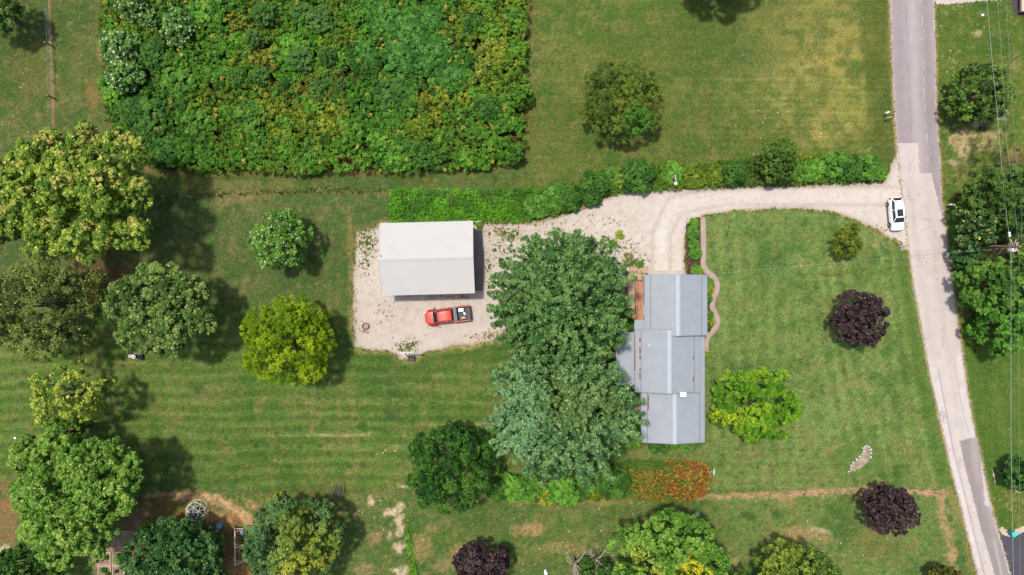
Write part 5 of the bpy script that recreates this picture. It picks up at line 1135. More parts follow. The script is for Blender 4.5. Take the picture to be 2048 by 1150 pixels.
for xe in (-L2 - .02, L2 + .02):
    for ye in (-W2, W2): vg.bar((xe, ye, he - .02), (xe, 0, hr - .02), .04, .16)
for ye in (-W2 - .03, W2 + .03): vg.box((0, ye, he - .07), (2 * L2, .05, .12))
vg.build('verge', 'white_metal', roof)
gd = MB().box((L2 - .27, 0, 1.5), (.06, 3.6, 3.0)); 
for i in range(5): gd.box((L2 - .23, 0, .3 + i * .6), (.03, 3.5, .04))
gd.build('garage_door', 'siding_tan', brn)
dd = MB().box((L2 - .27, -3.0, 1.05), (.06, .95, 2.1)).build('door', 'grey', brn); MB().ball((L2 - .2, -2.65, 1.0), .04, 6).build('handle', 'chrome', dd)
window(brn, (-1.5, -W2 + .3, 1.6), 1.2, .9, 'y', -1); window(brn, (2.5, -W2 + .3, 1.6), 1.2, .9, 'y', -1); window(brn, (-L2 + .3, 0, 1.6), 1.2, .9, 'x', -1)
MB().tube([(L2 - .3, W2 - .2, 3.6), (L2 + .3, W2 - .1, 3.9), (L2 + 1.1, W2 + .05, 4.0)], .03, 6).build('antenna_mast', 'mid_grey', brn)
MB().tube([(-L2 + .15, .5, hr - .1), (-L2 + .28, .25, hr + .25)], .035, 6).build('vent_stub', 'grey', brn)
MB().tube([(-L2 - .45, -W2 + 1.5, .3), (-L2 + .3, -W2 + 1.45, .4)], .06, 6).build('tap_pipe', 'wood_brown', brn)

# ---- neighbour's porch at the top right corner
pc = P(2075, -12, .5)
nb = thing('porch', 'corner of a pale boarded porch at the top right corner', 'porch', (pc.x, pc.y, 0))
bd = MB()
for i in range(36): bd.box((-2.25 + i * .125, 0, .9), (.11, 4.7, .04))
bd.build('floor_boards', 'wood_pale', nb)
fr = MB().box((-2.28, 0, .72), (.05, 4.7, .3)).box((0, -2.33, .72), (4.5, .05, .3))
for x in (-2.1, 0, 2.1):
    for y in (-2.1, 2.1): fr.box((x, y, .42), (.12, .12, .86))
fr.build('frame', 'wood_grey', nb)

# ================================================================ VEHICLES
def ring(x, w, z0, z1, r=.35, n=20, wt=None):
    """rounded-rectangle section across the car at station x; wt = half width at the top"""
    pts = []; wt = w if wt is None else wt
    for k in range(n):
        a = 2 * math.pi * (k + .5) / n; c, s_ = math.cos(a), math.sin(a); e = r
        yy = math.copysign(abs(c) ** e, c); zz = math.copysign(abs(s_) ** e, s_)
        t = (zz + 1) / 2; ww = w * (1 - t) + wt * t
        pts.append((x, yy * ww, z0 + (z1 - z0) * t))
    return pts
def wheel(parent, x, y, r=.38, w=.26):
    s_ = 1 if y > 0 else -1
    t = MB().lathe((x, y, r), [(r * .62, -w / 2), (r * .95, -w / 2), (r, -w * .35), (r, w * .35), (r * .95, w / 2), (r * .62, w / 2)], 24, 'y').build('wheel', 'rubber', parent, smooth=True)
    rm = MB().lathe((x, y, r), [(r * .6, -w * .45), (r * .6, w * .45)], 20, 'y')
    for k in range(5):
        a = k * 1.2566; rm.bar((x, y + s_ * w * .47, r), (x + math.cos(a) * r * .55, y + s_ * w * .47, r + math.sin(a) * r * .55), .07, .05, (0, 1, 0))
    rm.build('rim', 'mid_grey', t)

# ---- red pickup, nose to the left
def pickup():
    t = thing('pickup_truck', 'red crew-cab pickup truck with an open black bed on the gravel', 'truck', (*P(895.5, 631, .8).xy, 0), math.radians(180 + 7.5))
    b = MB()                                                    # +x is the nose
    b.loft([ring(2.87, .62, .50, .80, .4, wt=.6), ring(2.78, .86, .40, .98, .4, wt=.78), ring(2.5, .96, .36, 1.08, .35, wt=.84), ring(1.9, .99, .34, 1.14, .33, wt=.86), ring(1.3, .99, .34, 1.17, .33, wt=.86),
            ring(.4, .99, .34, 1.18, .33, wt=.9), ring(-.62, .99, .34, 1.18, .33, wt=.93), ring(-.68, .99, .34, 1.18, .33, wt=.93)])
    b.build('body', 'car_red', t, smooth=True)
    # bed
    bed = MB()
    for s_ in (-1, 1): bed.loft([ring(-.70, .075, .42, 1.2, .45, 12), ring(-2.75, .075, .42, 1.2, .45, 12)]); n_ = len(bed.v)
    for i in range(24): x, y, z = bed.v[i]; bed.v[i] = (x, y - .915, z)
    for i in range(24, 48): x, y, z = bed.v[i]; bed.v[i] = (x, y + .915, z)
    bed.box((-1.72, 0, .5), (2.1, 1.7, .12))
    bedo = bed.build('bed', 'car_red', t, smooth=True)
    MB().box((-1.72, 0, .60), (2.06, 1.66, .06)).box((-1.72, .83, .88), (2.06, .03, .56)).box((-1.72, -.83, .88), (2.06, .03, .56)).box((-.75, 0, .88), (.04, 1.66, .56)).build('bed_liner', 'black', bedo)
    MB().box((-2.78, 0, .86), (.10, 1.74, .64)).build('tailgate', 'grey', t, bevel=.02)
    MB().loft([ring(-2.86, .9, .42, .62, .4, 16), ring(-3.0, .86, .44, .62, .4, 16)]).build('rear_bumper', 'black', t, smooth=True)
    MB().box((-.98, 0, 1.22), (.46, 1.78, .16)).build('tonneau_cover', 'grey', t, bevel=.03)
    # cab
    cab = MB().loft([ring(1.82, .80, 1.02, 1.16, .4, wt=.78), ring(1.20, .82, 1.10, 1.80, .28, wt=.66), ring(.85, .84, 1.10, 1.86, .28, wt=.68), ring(-.45, .84, 1.10, 1.86, .28, wt=.68), ring(-.66, .82, 1.10, 1.30, .28, wt=.72)])
    cb = cab.build('cabin', 'glass', t, smooth=True)
    rf_ = MB().loft([ring(1.24, .56, 1.76, 1.83, .3), ring(1.06, .66, 1.78, 1.895, .3, wt=.6), ring(.3, .68, 1.8, 1.915, .3, wt=.62), ring(-.46, .67, 1.79, 1.90, .3, wt=.6), ring(-.56, .6, 1.75, 1.86, .3)]); rf_.build('roof', 'car_red', t, smooth=True)
    for s_ in (-1, 1):
        pl = MB(); pl.bar((1.24, s_ * .62, 1.78), (1.80, s_ * .80, 1.15), .08, .06); pl.bar((.1, s_ * .70, 1.84), (.08, s_ * .85, 1.17), .09, .04, (0, 1, 0)); pl.bar((-.5, s_ * .67, 1.84), (-.62, s_ * .83, 1.17), .14, .05, (0, 1, 0))
        pl.build('pillars', 'car_red', t)
    for s_ in (-1, 1):
        MB().loft([ring(1.40, .02, 1.16, 1.3, .5, 10), ring(1.48, .13, 1.12, 1.36, .5, 10), ring(1.58, .1, 1.14, 1.34, .5, 10)]).build('mirror', 'black', t, smooth=True).location = (0, s_ * 1.12, .02)
        MB().loft([ring(2.83, .12, .72, .92, .5, 10), ring(2.60, .17, .74, .98, .5, 10)]).build('headlight', 'clear_lens', t, smooth=True).location = (0, s_ * .70, 0)
        MB().box((-2.76, s_ * .93, .92), (.14, .10, .42)).build('tail_light', 'red_light', t, bevel=.02)
        for x_ in (.75, -.30): MB().box((x_, s_ * .995, .98), (.2, .03, .04)).build('door_handle', 'black', t)
        for x_ in (1.98, -1.85): wheel(t, x_, s_ * .88, .41, .27)
    MB().box((2.87, 0, .66), (.06, 1.0, .22)).build('grille', 'black', t, bevel=.02)
    MB().loft([ring(2.80, .9, .36, .52, .4, 16), ring(2.94, .8, .38, .52, .4, 16)]).build('front_bumper', 'car_red', t, smooth=True)
    hd = MB()
    for s_ in (-1, 1): hd.bar((2.62, s_ * .42, 1.06), (1.90, s_ * .56, 1.15), .05, .03)
    hd.build('hood_creases', 'car_red', t, smooth=True)
    wp = MB(); wp.bar((1.84, .5, 1.18), (1.78, -.1, 1.22), .03, .02); wp.bar((1.84, -.2, 1.18), (1.78, -.75, 1.22), .03, .02); wp.build('wipers', 'black', t)
    fd = MB()
    for s_ in (-1, 1):
        for x_ in (1.98,): fd.loft([ring(x_ + .5, .02, .5, .9, .5, 10), ring(x_ + .2, .05, .5, 1.0, .5, 10), ring(x_ - .2, .05, .5, 1.0, .5, 10), ring(x_ - .5, .02, .5, .9, .5, 10)])
    k = 0
    for i in range(len(fd.v)):
        x, y, z = fd.v[i]; fd.v[i] = (x, y + (-.98 if i < 40 else .98), z)
    fd.build('fender_flares', 'car_red', t, smooth=True)
    return t
pickup()
# cargo in the bed
q = P(921.8, 620, 1.2)
mb = MB().box((0, 0, .2), (.62, .40, .4)); cg = thing('cooler', 'white box lying in the open truck bed', 'box', (q.x, q.y, .64), math.radians(6)); mb.build('tub', 'white', cg, bevel=.04)
MB().box((0, 0, .43), (.66, .44, .07)).build('lid', 'white', cg, bevel=.03)
def sack(px, py, s_, label, mat):
    q = P(px, py, .9); b = MB().ball((0, 0, .14), .2, 7, (1.2, .8, .7)); r_ = random.Random(px)
    b.v = [(x + r_.uniform(-.04, .04), y + r_.uniform(-.04, .04), z + r_.uniform(-.03, .03)) for x, y, z in b.v]
    b.tube([(.18, 0, .15), (.32, .08, .2)], [.06, .02], 6)
    o = b.build('bag', mat, None, smooth=True); o.location = (q.x, q.y, .64); o.scale = (s_, s_, s_); o.rotation_euler = (0, 0, px); tag(o, label, 'bag', 'bags in the truck bed')
sack(929, 627, .9, 'small pale bag near the tailgate of the truck bed, upper one', 'white')
sack(927, 636, 1.2, 'crumpled pinkish bag in the corner of the truck bed', 'pink')

# ---- white crossover, nose towards the bottom of the picture
def suv():
    t = thing('parked_car', 'white hatchback-style car with a dark sunroof parked at the mouth of the drive', 'car', (*P(1794.0, 427.5, .8).xy, 0), math.radians(-85))
    b = MB(); b.loft([ring(2.14, .5, .42, .66, .45), ring(2.06, .76, .30, .82, .4, wt=.66), ring(1.8, .87, .26, .92, .36, wt=.74), ring(1.2, .90, .24, 1.0, .33, wt=.78), ring(.6, .90, .24, 1.04, .33, wt=.80), ring(-.6, .90, .24, 1.06, .33, wt=.80),
                      ring(-1.5, .90, .26, 1.06, .33, wt=.78), ring(-1.95, .84, .30, 1.0, .38, wt=.70), ring(-2.12, .66, .38, .86, .45, wt=.6)]); b.build('body', 'car_white', t, smooth=True)
    MB().loft([ring(1.12, .68, .96, 1.03, .35, wt=.66), ring(.50, .74, .98, 1.46, .3, wt=.56), ring(.2, .75, .98, 1.50, .3, wt=.57), ring(-1.1, .75, .98, 1.50, .3, wt=.56), ring(-1.5, .72, .98, 1.42, .3, wt=.52), ring(-1.95, .62, .95, 1.02, .35, wt=.58)]).build('windows', 'glass', t, smooth=True)
    MB().loft([ring(.56, .50, 1.42, 1.47, .3), ring(.40, .58, 1.44, 1.525, .3, wt=.54), ring(-.4, .61, 1.47, 1.56, .3, wt=.56), ring(-1.2, .59, 1.46, 1.54, .3, wt=.53), ring(-1.55, .52, 1.40, 1.48, .3, wt=.48), ring(-1.63, .45, 1.38, 1.42, .3)]).build('roof', 'car_white', t, smooth=True)
    MB().box((-.05, 0, 1.553), (.88, .74, .025)).build('sunroof', 'glass', t, bevel=.01)
    for s_ in (-1, 1):
        pl = MB(); pl.bar((.52, s_ * .53, 1.44), (1.12, s_ * .70, 1.03), .07, .05); pl.bar((-1.52, s_ * .50, 1.42), (-1.93, s_ * .62, 1.02), .12, .06); pl.bar((-.45, s_ * .60, 1.49), (-.45, s_ * .77, 1.04), .07, .03, (0, 1, 0))
        pl.bar((.35, s_ * .56, 1.55), (-1.35, s_ * .55, 1.545), .03, .03)
        pl.build('pillars', 'car_white', t)
    for s_ in (-1, 1):
        MB().loft([ring(.92, .02, 1.0, 1.08, .5, 10), ring(.98, .11, .98, 1.12, .5, 10), ring(1.06, .08, .99, 1.1, .5, 10)]).build('mirror', 'car_white', t, smooth=True).location = (0, s_ * .98, .02)
        MB().loft([ring(2.08, .10, .62, .72, .5, 10), ring(1.82, .14, .66, .86, .5, 10)]).build('headlight', 'clear_lens', t, smooth=True).location = (0, s_ * .60, 0)
        MB().loft([ring(-2.06, .12, .70, .86, .5, 10), ring(-1.86, .12, .72, .96, .5, 10)]).build('tail_light', 'red_light', t, smooth=True).location = (0, s_ * .70, 0)
        for x_ in (.35, -.75): MB().box((x_, s_ * .905, .84), (.18, .02, .03)).build('door_handle', 'chrome', t)
        for x_ in (1.32, -1.30): wheel(t, x_, s_ * .82, .34, .22)
        MB().box((0, s_ * .89, .27), (1.9, .06, .10)).build('sill', 'black', t, bevel=.02)
    MB().box((2.12, 0, .48), (.05, .9, .16)).build('grille', 'black', t, bevel=.02)
    MB().loft([ring(-2.0, .62, .98, 1.03, .4, 12), ring(-1.9, .6, .99, 1.04, .4, 12)]).build('wiper_cover', 'black', t)
    for s_, nm in ((1, 'front_number_plate'), (-1, 'rear_number_plate')): MB().box((s_ * 2.15, 0, .52 if s_ > 0 else .66), (.02, .32, .15)).build(nm, 'mid_grey', t)
suv()

# ---- riding mower with its rider
mw = thing('riding_mower', 'grey and black riding mower in the tree shade on the left lawn', 'mower', (*P(271, 712, .4).xy, 0), math.radians(182))
MB().loft([ring(.85, .18, .32, .50, .5, 14), ring(.78, .26, .28, .66, .45, 14, wt=.22), ring(.3, .28, .28, .74, .45, 14, wt=.24), ring(.12, .28, .28, .76, .45, 14, wt=.26)]).build('hood', 'mid_grey', mw, smooth=True)
MB().loft([ring(.15, .16, .25, .38, .4, 14), ring(-.75, .2, .25, .42, .4, 14)]).build('chassis', 'black', mw)
MB().loft([ring(-.2, .42, .36, .42, .4, 14), ring(-.4, .50, .46, .60, .4, 14), ring(-.72, .50, .48, .62, .4, 14), ring(-.86, .42, .40, .50, .4, 14)]).build('fenders', 'grey', mw, smooth=True)
MB().cyl((.02, .0, .14), .5, .12, 20, .46).build('cutting_deck', 'grey', mw, smooth=True)
MB().box((-.42, 0, .70), (.40, .42, .12)).bar((-.64, 0, .72), (-.74, 0, 1.06), .42, .10, (1, 0, 0)).build('seat', 'grey', mw, bevel=.03)
sw = MB().tube([(.05, 0, .74), (-.08, 0, .98)], .02, 6)
sw.tube([(-.08 + .02 * math.cos(a), .18 * math.sin(a), .98 + .17 * math.cos(a) * .4) if False else (-.10 + .17 * math.cos(a) * .7, .17 * math.sin(a), .98 + .12 * math.cos(a)) for a in [k * math.pi / 6 for k in range(13)]], .015, 6)
sw.build('steering_wheel', 'black', mw)
for (x_, y_, r_, w_) in ((.6, .34, .18, .14), (.6, -.34, .18, .14), (-.52, .40, .25, .22), (-.52, -.40, .25, .22)): wheel(mw, x_, y_, r_, w_)
def person(parent_loc, rz):
    V = []; E = []; R_ = []
    def add(p, r, par=None):
        V.append(p); R_.append(r); i = len(V) - 1
        if par is not None: E.append((par, i))
        return i
    pel = add((-.42, 0, .86), (.15, .13)); ab = add((-.44, 0, 1.02), (.15, .12), pel); chs = add((-.43, 0, 1.22), (.17, .12), ab); nk = add((-.41, 0, 1.40), (.06, .06), chs); add((-.40, 0, 1.47), (.055, .055), nk)
    for s_ in (-1, 1):
        hp = add((-.38, s_ * .10, .84), (.10, .10), pel); kn = add((.02, s_ * .17, .88), (.065, .065), hp); an = add((.10, s_ * .17, .48), (.042, .042), kn); add((.24, s_ * .17, .42), (.035, .03), an)
        shd = add((-.42, s_ * .19, 1.32), (.065, .065), chs); el = add((-.32, s_ * .27, 1.06), (.042, .042), shd); wr = add((-.10, s_ * .17, 1.0), (.028, .024), el); pm = add((-.04, s_ * .15, 1.0), (.035, .018), wr)
        for f in range(4):
            a = add((.01, s_ * (.115 + .018 * f), 1.005), (.009, .009), pm); b = add((.045 - .004 * abs(f - 1), s_ * (.112 + .02 * f), .995), (.0085, .0085), a); add((.04 - .004 * abs(f - 1), s_ * (.112 + .02 * f), .968), (.008, .008), b)
        a = add((-.03, s_ * .105, 1.01), (.01, .01), pm); add((.0, s_ * .09, .99), (.009, .009), a)
    me = bpy.data.meshes.new('body'); me.from_pydata(V, E, []); me.update()
    t = thing('person', 'person in a straw hat and dark maroon shirt riding the mower', 'person', parent_loc, rz)
    o = link('body', me, M['skin'], t)
    sk = o.modifiers.new('skin', 'SKIN'); sk.use_smooth_shade = True; sd = me.skin_vertices[0].data
    for i, r in enumerate(R_): sd[i].radius = r; sd[i].use_root = (i == 0)
    o.modifiers.new('sub', 'SUBSURF').levels = 1; o.modifiers['sub'].render_levels = 2
    # head, joined to the neck
    hd = MB().ball((-.39, 0, 1.56), .1, 10, (1.0, .82, 1.22)); hd.ball((-.285, 0, 1.545), .018, 5, (1, .8, 1.3))
    for s_ in (-1, 1): hd.ball((-.40, s_ * .084, 1.55), .022, 5, (.8, .4, 1.2))
    hd.ball((-.30, 0, 1.50), .02, 5, (.5, 1.4, .5)); hd.build('head', 'skin', t, smooth=True)
    ey = MB()
    for s_ in (-1, 1): ey.ball((-.302, s_ * .032, 1.575), .011, 5)
    ey.build('eyes', 'hair', t); MB().ball((-.41, 0, 1.59), .103, 8, (.95, .86, 1.0)).build('hair', 'hair', t, smooth=True)
    MB().lathe((-.39, 0, 1.60), [(.105, .0), (.27, -.015), (.275, 0), (.11, .025), (.10, .10), (.03, .125)], 20).build('straw_hat', 'straw', t, smooth=True)
    sh = MB().loft([[(-.43 + .145 * math.cos(a), .185 * math.sin(a), .90) for a in [k * math.pi / 8 for k in range(16)]], [(-.44 + .145 * math.cos(a), .175 * math.sin(a), 1.05) for a in [k * math.pi / 8 for k in range(16)]],
                    [(-.43 + .145 * math.cos(a), .215 * math.sin(a), 1.24) for a in [k * math.pi / 8 for k in range(16)]], [(-.42 + .10 * math.cos(a), .20 * math.sin(a), 1.36) for a in [k * math.pi / 8 for k in range(16)]], [(-.41 + .065 * math.cos(a), .07 * math.sin(a), 1.41) for a in [k * math.pi / 8 for k in range(16)]]])
    for s_ in (-1, 1): sh.tube([(-.42, s_ * .17, 1.32), (-.36, s_ * .25, 1.16), (-.32, s_ * .272, 1.08)], [.085, .07, .062], 10)
    sh.build('shirt', 'shirt', t, smooth=True)
    tr = MB()
    for s_ in (-1, 1): tr.tube([(-.42, s_ * .09, .87), (-.38, s_ * .11, .86), (-.15, s_ * .15, .88), (.03, s_ * .17, .88), (.06, s_ * .17, .74), (.10, s_ * .17, .50)], [.12, .125, .10, .085, .075, .062], 12)
    tr.build('trousers', 'trousers', t, smooth=True)
    bt = MB()
    for s_ in (-1, 1): bt.loft([ring(.04, .04, .37, .48, .5, 10), ring(.14, .05, .36, .47, .5, 10), ring(.30, .045, .36, .42, .5, 10)]); 
    for i in range(len(bt.v)): x, y, z = bt.v[i]; bt.v[i] = (x, y + (-.17 if i < 30 else .17), z)
    bt.build('boots', 'black', t, smooth=True)
person(mw.location, mw.rotation_euler.z)

# ================================================================ YARD THINGS
# basketball hoop on a portable base
q = P(822, 717, .2)
bk = thing('basketball_hoop', 'portable basketball hoop with white backboard at the lower edge of the gravel', 'basketball hoop', (q.x, q.y, 0))
MB().box((.05, 0, .12), (1.0, .72, .24)).build('base', 'black', bk, bevel=.05)
MB().tube([(0, .1, .2), (-.0, .45, 2.6)], .055, 10).build('pole', 'black', bk)
ar = MB()
for s_ in (-1, 1): ar.bar((s_ * .06, .42, 2.4), (s_ * .28, 1.0, 3.0), .05, .05); ar.bar((s_ * .06, .44, 2.6), (s_ * .28, 1.0, 3.4), .05, .05)
ar.build('arms', 'black', bk)
MB().box((-.02, 1.05, 3.2), (1.75, .05, 1.08)).build('backboard', 'white', bk, bevel=.01)
MB().tube([(-.02 + .23 * math.sin(a), 1.36 + .23 * math.cos(a), 3.05) for a in [k * math.pi / 10 for k in range(21)]], .012, 6).build('rim', 'rust', bk)
nt_ = MB()
for k in range(12):
    a = k * math.pi / 6; nt_.tube([(-.02 + .23 * math.sin(a), 1.36 + .23 * math.cos(a), 3.04), (-.02 + .13 * math.sin(a + .25), 1.36 + .13 * math.cos(a + .25), 2.65)], .006, 4)
nt_.build('net', 'white', bk)
# fire ring
q = P(731, 652, .3); fr_ = thing('fire_ring', 'rusty round fire ring with ash standing on the gravel', 'fire pit', (q.x, q.y, 0))
MB().lathe((0, 0, 0), [(.36, 0), (.42, 0), (.44, .34), (.41, .35), (.38, .33), (.36, .02)], 24).build('ring', solid('rusty_steel', (.09, .05, .045), .8, var=.4, scale=7), fr_, smooth=True)
MB().cyl((0, 0, .02), .36, .10, 20).build('ashes', solid('ashes', (.30, .24, .24), .95, var=.4, scale=14), fr_)
q = P(728, 663); st_ = MB(); rr3 = random.Random(3)
for i in range(16): a = rr3.random() * 3.1; x, y = rr3.gauss(0, .18), rr3.gauss(0, .12); st_.bar((x, y, .03 + rr3.random() * .06), (x + math.cos(a) * .3, y + math.sin(a) * .3, .05 + rr3.random() * .1), .05, .04)
st_.build('kindling', 'wood_brown', None); o_ = bpy.data.objects['kindling']; o_.location = q; tag(o_, 'little heap of rusty brown sticks beside the fire ring', 'firewood')
# climbing dome
import bmesh
bm = bmesh.new(); bmesh.ops.create_icosphere(bm, subdivisions=2, radius=1.42); q = P(389, 1025, .9)
dome = thing('climbing_dome', 'white-barred geodesic climbing dome on bare ground', 'climbing dome', (q.x, q.y, 0), .3); db = MB(); hb = MB(); vs_ = set()
for e in bm.edges:
    a, b = e.verts[0].co, e.verts[1].co
    if a.z > -.15 and b.z > -.15: db.tube([a, b], .028, 6); vs_.add(tuple(a)); vs_.add(tuple(b))
for v_ in vs_: hb.ball(v_, .05, 5)
db.build('bars', solid('dome_paint', (.62, .66, .56), .5), dome); hb.build('joints', 'mid_grey', dome)
cn = MB(); tv = max(bm.verts, key=lambda v: v.co.z)
for f in tv.link_faces: cn.add([v.co * .965 for v in f.verts] + [v.co * .955 for v in f.verts], [(0, 1, 2), (5, 4, 3), (0, 3, 4, 1), (1, 4, 5, 2), (2, 5, 3, 0)])
cn.build('canopy', 'black', dome); bm.free()
# swing set
q = P(470, 1097, 2.3); sg = thing('swing_set', 'pale timber swing set with three A-frames on bare ground', 'swing set', (q.x, q.y, 0))
MB().bar((0, -2.15, 2.3), (0, 2.15, 2.3), .12, .14).build('top_beam', 'wood_pale', sg)
for y_ in (2.05, 0, -2.05):
    a_ = MB().bar((0, y_, 2.25), (-1.15, y_ + .03, 0), .09, .09).bar((0, y_, 2.25), (1.35, y_, 0), .09, .09).bar((-.6, y_, 1.1), (.7, y_, 1.1), .07, .07)
    if y_ == 0: a_.bar((1.2, .2, .3), (.1, -.5, 2.0), .07, .07)
    a_.build('frame', 'wood_pale', sg)
for (y_, m_) in ((1.35, 'blue'), (.55, 'black'), (-1.0, 'black')):
    s_ = MB().box((.15, y_, .55), (.28, .46, .06) if m_ != 'blue' else (.42, .46, .22)).build('swing_seat', m_, sg, bevel=.03)
    MB().tube([(0, y_ - .22, 2.24), (.15, y_ - .22, .56)], .012, 4).tube([(0, y_ + .22, 2.24), (.15, y_ + .22, .56)], .012, 4).build('chain', 'mid_grey', s_)
# blue tub, box, trampoline
q = P(438, 1052, .4); tb = thing('plastic_tub', 'light blue plastic tub on bare ground between dome and swing set', 'tub', (q.x, q.y, 0), .2)
MB().lathe((0, 0, 0), [(.30, 0), (.36, .42), (.40, .44), (.40, .47), (.33, .47), (.28, .1)], 8).build('shell', 'blue', tb, smooth=False); MB().box((0, 0, .46), (.5, .46, .06)).build('lid', 'blue', tb, bevel=.02)
q = P(434, 1063, .2); o_ = MB().box((0, 0, .15), (.3, .26, .3)).box((0, 0, .31), (.34, .3, .04)).build('wooden_crate', 'wood_pale', None, bevel=.01); o_.location = (q.x, q.y, 0); o_.rotation_euler.z = .5; tag(o_, 'small pale crate beside the light blue tub', 'crate')
q = P(433, 1103, .6); tp = thing('trampoline', 'black-matted play trampoline with pale poles half hidden by the dense round tree', 'trampoline', (q.x, q.y, 0))
MB().cyl((0, 0, .68), .92, .03, 24).build('mat', 'black', tp); MB().tube([(1.0 * math.cos(a), 1.0 * math.sin(a), .7) for a in [k * math.pi / 12 for k in range(25)]], .045, 6).build('frame', 'mid_grey', tp)
for k in range(6):
    a = k * math.pi / 3 + .3; MB().tube([(math.cos(a), math.sin(a), 0), (math.cos(a), math.sin(a), 1.7)], .03, 6).build('pole', 'wood_pale', tp)
MB().bar((.95, .32, 1.7), (.2, -.98, 1.7), .05, .05).build('top_rail', 'wood_pale', tp)
# timber garden beds
beds = [(200, 233, 1061, 1094, 'garden bed with rough grass, half under the tall green tree'), (236, 270, 1061, 1094, 'dry grassy garden bed nearest the climbing dome'), (198, 223, 1103, 1129, 'garden bed with seedlings, upper left of the four lower beds'),
        (226, 251, 1103, 1129, 'garden bed with a bushy lime green plant'), (198, 224, 1131, 1158, 'garden bed of small plants at the bottom edge beneath the seedling bed'), (227, 251, 1131, 1158, 'garden bed of scattered weeds at the bottom edge below the lime plant bed')]
for i, (x0, x1, y0, y1, lb) in enumerate(beds):
    a, b = P(x0, y1), P(x1, y0); cx, cy = (a.x + b.x) / 2, (a.y + b.y) / 2; w_, d_ = (b.x - a.x), (b.y - a.y)
    t = thing('garden_bed', lb, 'garden bed', (cx, cy, 0), 0, 'timber garden beds')
    for (x, y, sx, sy) in ((0, d_ / 2 - .04, w_, .08), (0, -d_ / 2 + .04, w_, .08), (-w_ / 2 + .04, 0, .08, d_ - .16), (w_ / 2 - .04, 0, .08, d_ - .16)):
        MB().box((x, y, .13), (sx, sy, .26)).build('board', 'wood_pale' if i > 1 else 'wood_grey', t)
    MB().box((0, 0, .09), (w_ - .16, d_ - .16, .16)).build('soil', 'soil' if i > 1 else solid('dry_turf', (.17, .14, .08), .95, var=.4, scale=6), t)
for (kd, x, y, r, lb) in (('bright', 238, 1119, 11, 'lime bushy plant in a lower garden bed'), ('mid', 212, 1115, 5, 'small seedling clump in the upper left lower bed'), ('mid', 207, 1140, 6, 'leafy plant in the bottom left garden bed'), ('mid', 216, 1148, 5, 'second leafy plant in the bottom left garden bed'),
                          ('mid', 232, 1143, 4, 'small weed in the bottom right garden bed'), ('dark', 213, 1075, 10, 'dark weeds in the shaded garden bed')):
    shrub(kd, 'vegetable_plant', lb, x, y, r, 'plants in the garden beds', hk=.3, cat='plant')

# fences
def fence(label, posts, h, r, wires, mat, name='wire_fence', square=False, group=None):
    p0 = P(*posts[0]); t = thing(name, label, 'fence', (p0.x, p0.y, 0)); pts = []
    for (px, py) in posts:
        p = P(px, py) - p0; pts.append(p); hh = h * (0.92 + .16 * random.random()); lx, ly = random.uniform(-.06, .06), random.uniform(-.06, .06)
        MB().tube([(p.x, p.y, -.1), (p.x + lx, p.y + ly, hh)], [r * 1.05, r * .9], 8).build('post', mat, t)
    wr = MB()
    for z in wires:
        for a, b in zip(pts[:-1], pts[1:]): wr.tube([(a.x, a.y, z), ((a.x + b.x) / 2, (a.y + b.y) / 2, z - .02), (b.x, b.y, z)], .008, 4, caps=False)
    if wires: wr.build('wire', 'mid_grey', t)
    return t
fence('wire fence on thick dark wooden posts running down a worn strip at top left', [(99, -20), (106, 93), (109, 197), (108, 262)], 1.5, .11, (.4, .8, 1.2), 'wood_brown')
fence('row of thin steel fence posts between the thick wooden ones at top left', [(98, 18), (103, 60), (106, 124), (107, 164)], 1.35, .035, (.6, 1.0), 'mid_grey', 'steel_post_fence')
fence('row of short leaning wooden posts on the bare strip at the bottom right', [(1573, 984), (1606, 987), (1638, 986), (1668, 984), (1700, 981), (1729, 979), (1826, 983), (1866, 984), (1876, 986)], 1.0, .09, (), 'wood_grey', 'post_fence')
fence('old wooden posts on the weedy fence line above the left lawn', [(335, 395), (388, 395), (441, 392), (487, 389), (560, 386), (640, 384)], 1.3, .09, (), 'wood_grey', 'old_fence')
fence('short low posts crossing the lower lawn margin by the brush pile', [(560, 975), (640, 976), (722, 977), (764, 978), (800, 976)], .7, .04, (), 'wood_grey', 'low_fence')

# mailboxes
def mailbox(px, py, rz, label, mat, L_=.5, h=1.05, narrow=1.0):
    q = P(px, py, h); t = thing('mailbox', label, 'mailbox', (q.x, q.y, 0), rz, 'roadside mailboxes')
    MB().box((0, 0, h / 2 - .05), (.1, .1, h)).build('post', 'wood_grey', t)
    ys = [(-.09, 0), (.09, 0)] + [(.09 * math.cos(a), .12 + .09 * math.sin(a)) for a in [k * math.pi / 8 for k in range(9)]]
    ys = [(y * narrow, z) for y, z in ys]
    MB().loft([[(x, y, h - .05 + z) for y, z in ys] for x in (-L_ / 2, L_ / 2)]).build('box', mat, t, smooth=False)
    MB().box((L_ * .1, .10 * narrow + .01, h + .12), (.16, .015, .05)).build('flag', 'red_light', t)
mailbox(1774.5, 225, math.radians(14), 'white mailbox on a post beside the dark road, upper of two', 'white')
mailbox(1778, 235, math.radians(9), 'narrow pale yellow newspaper box on a post just below the white mailbox', 'straw', .75, 1.0, .6)
mailbox(1904, 409, math.radians(3), 'white mailbox on the far side of the road by the woods', 'white', .62)
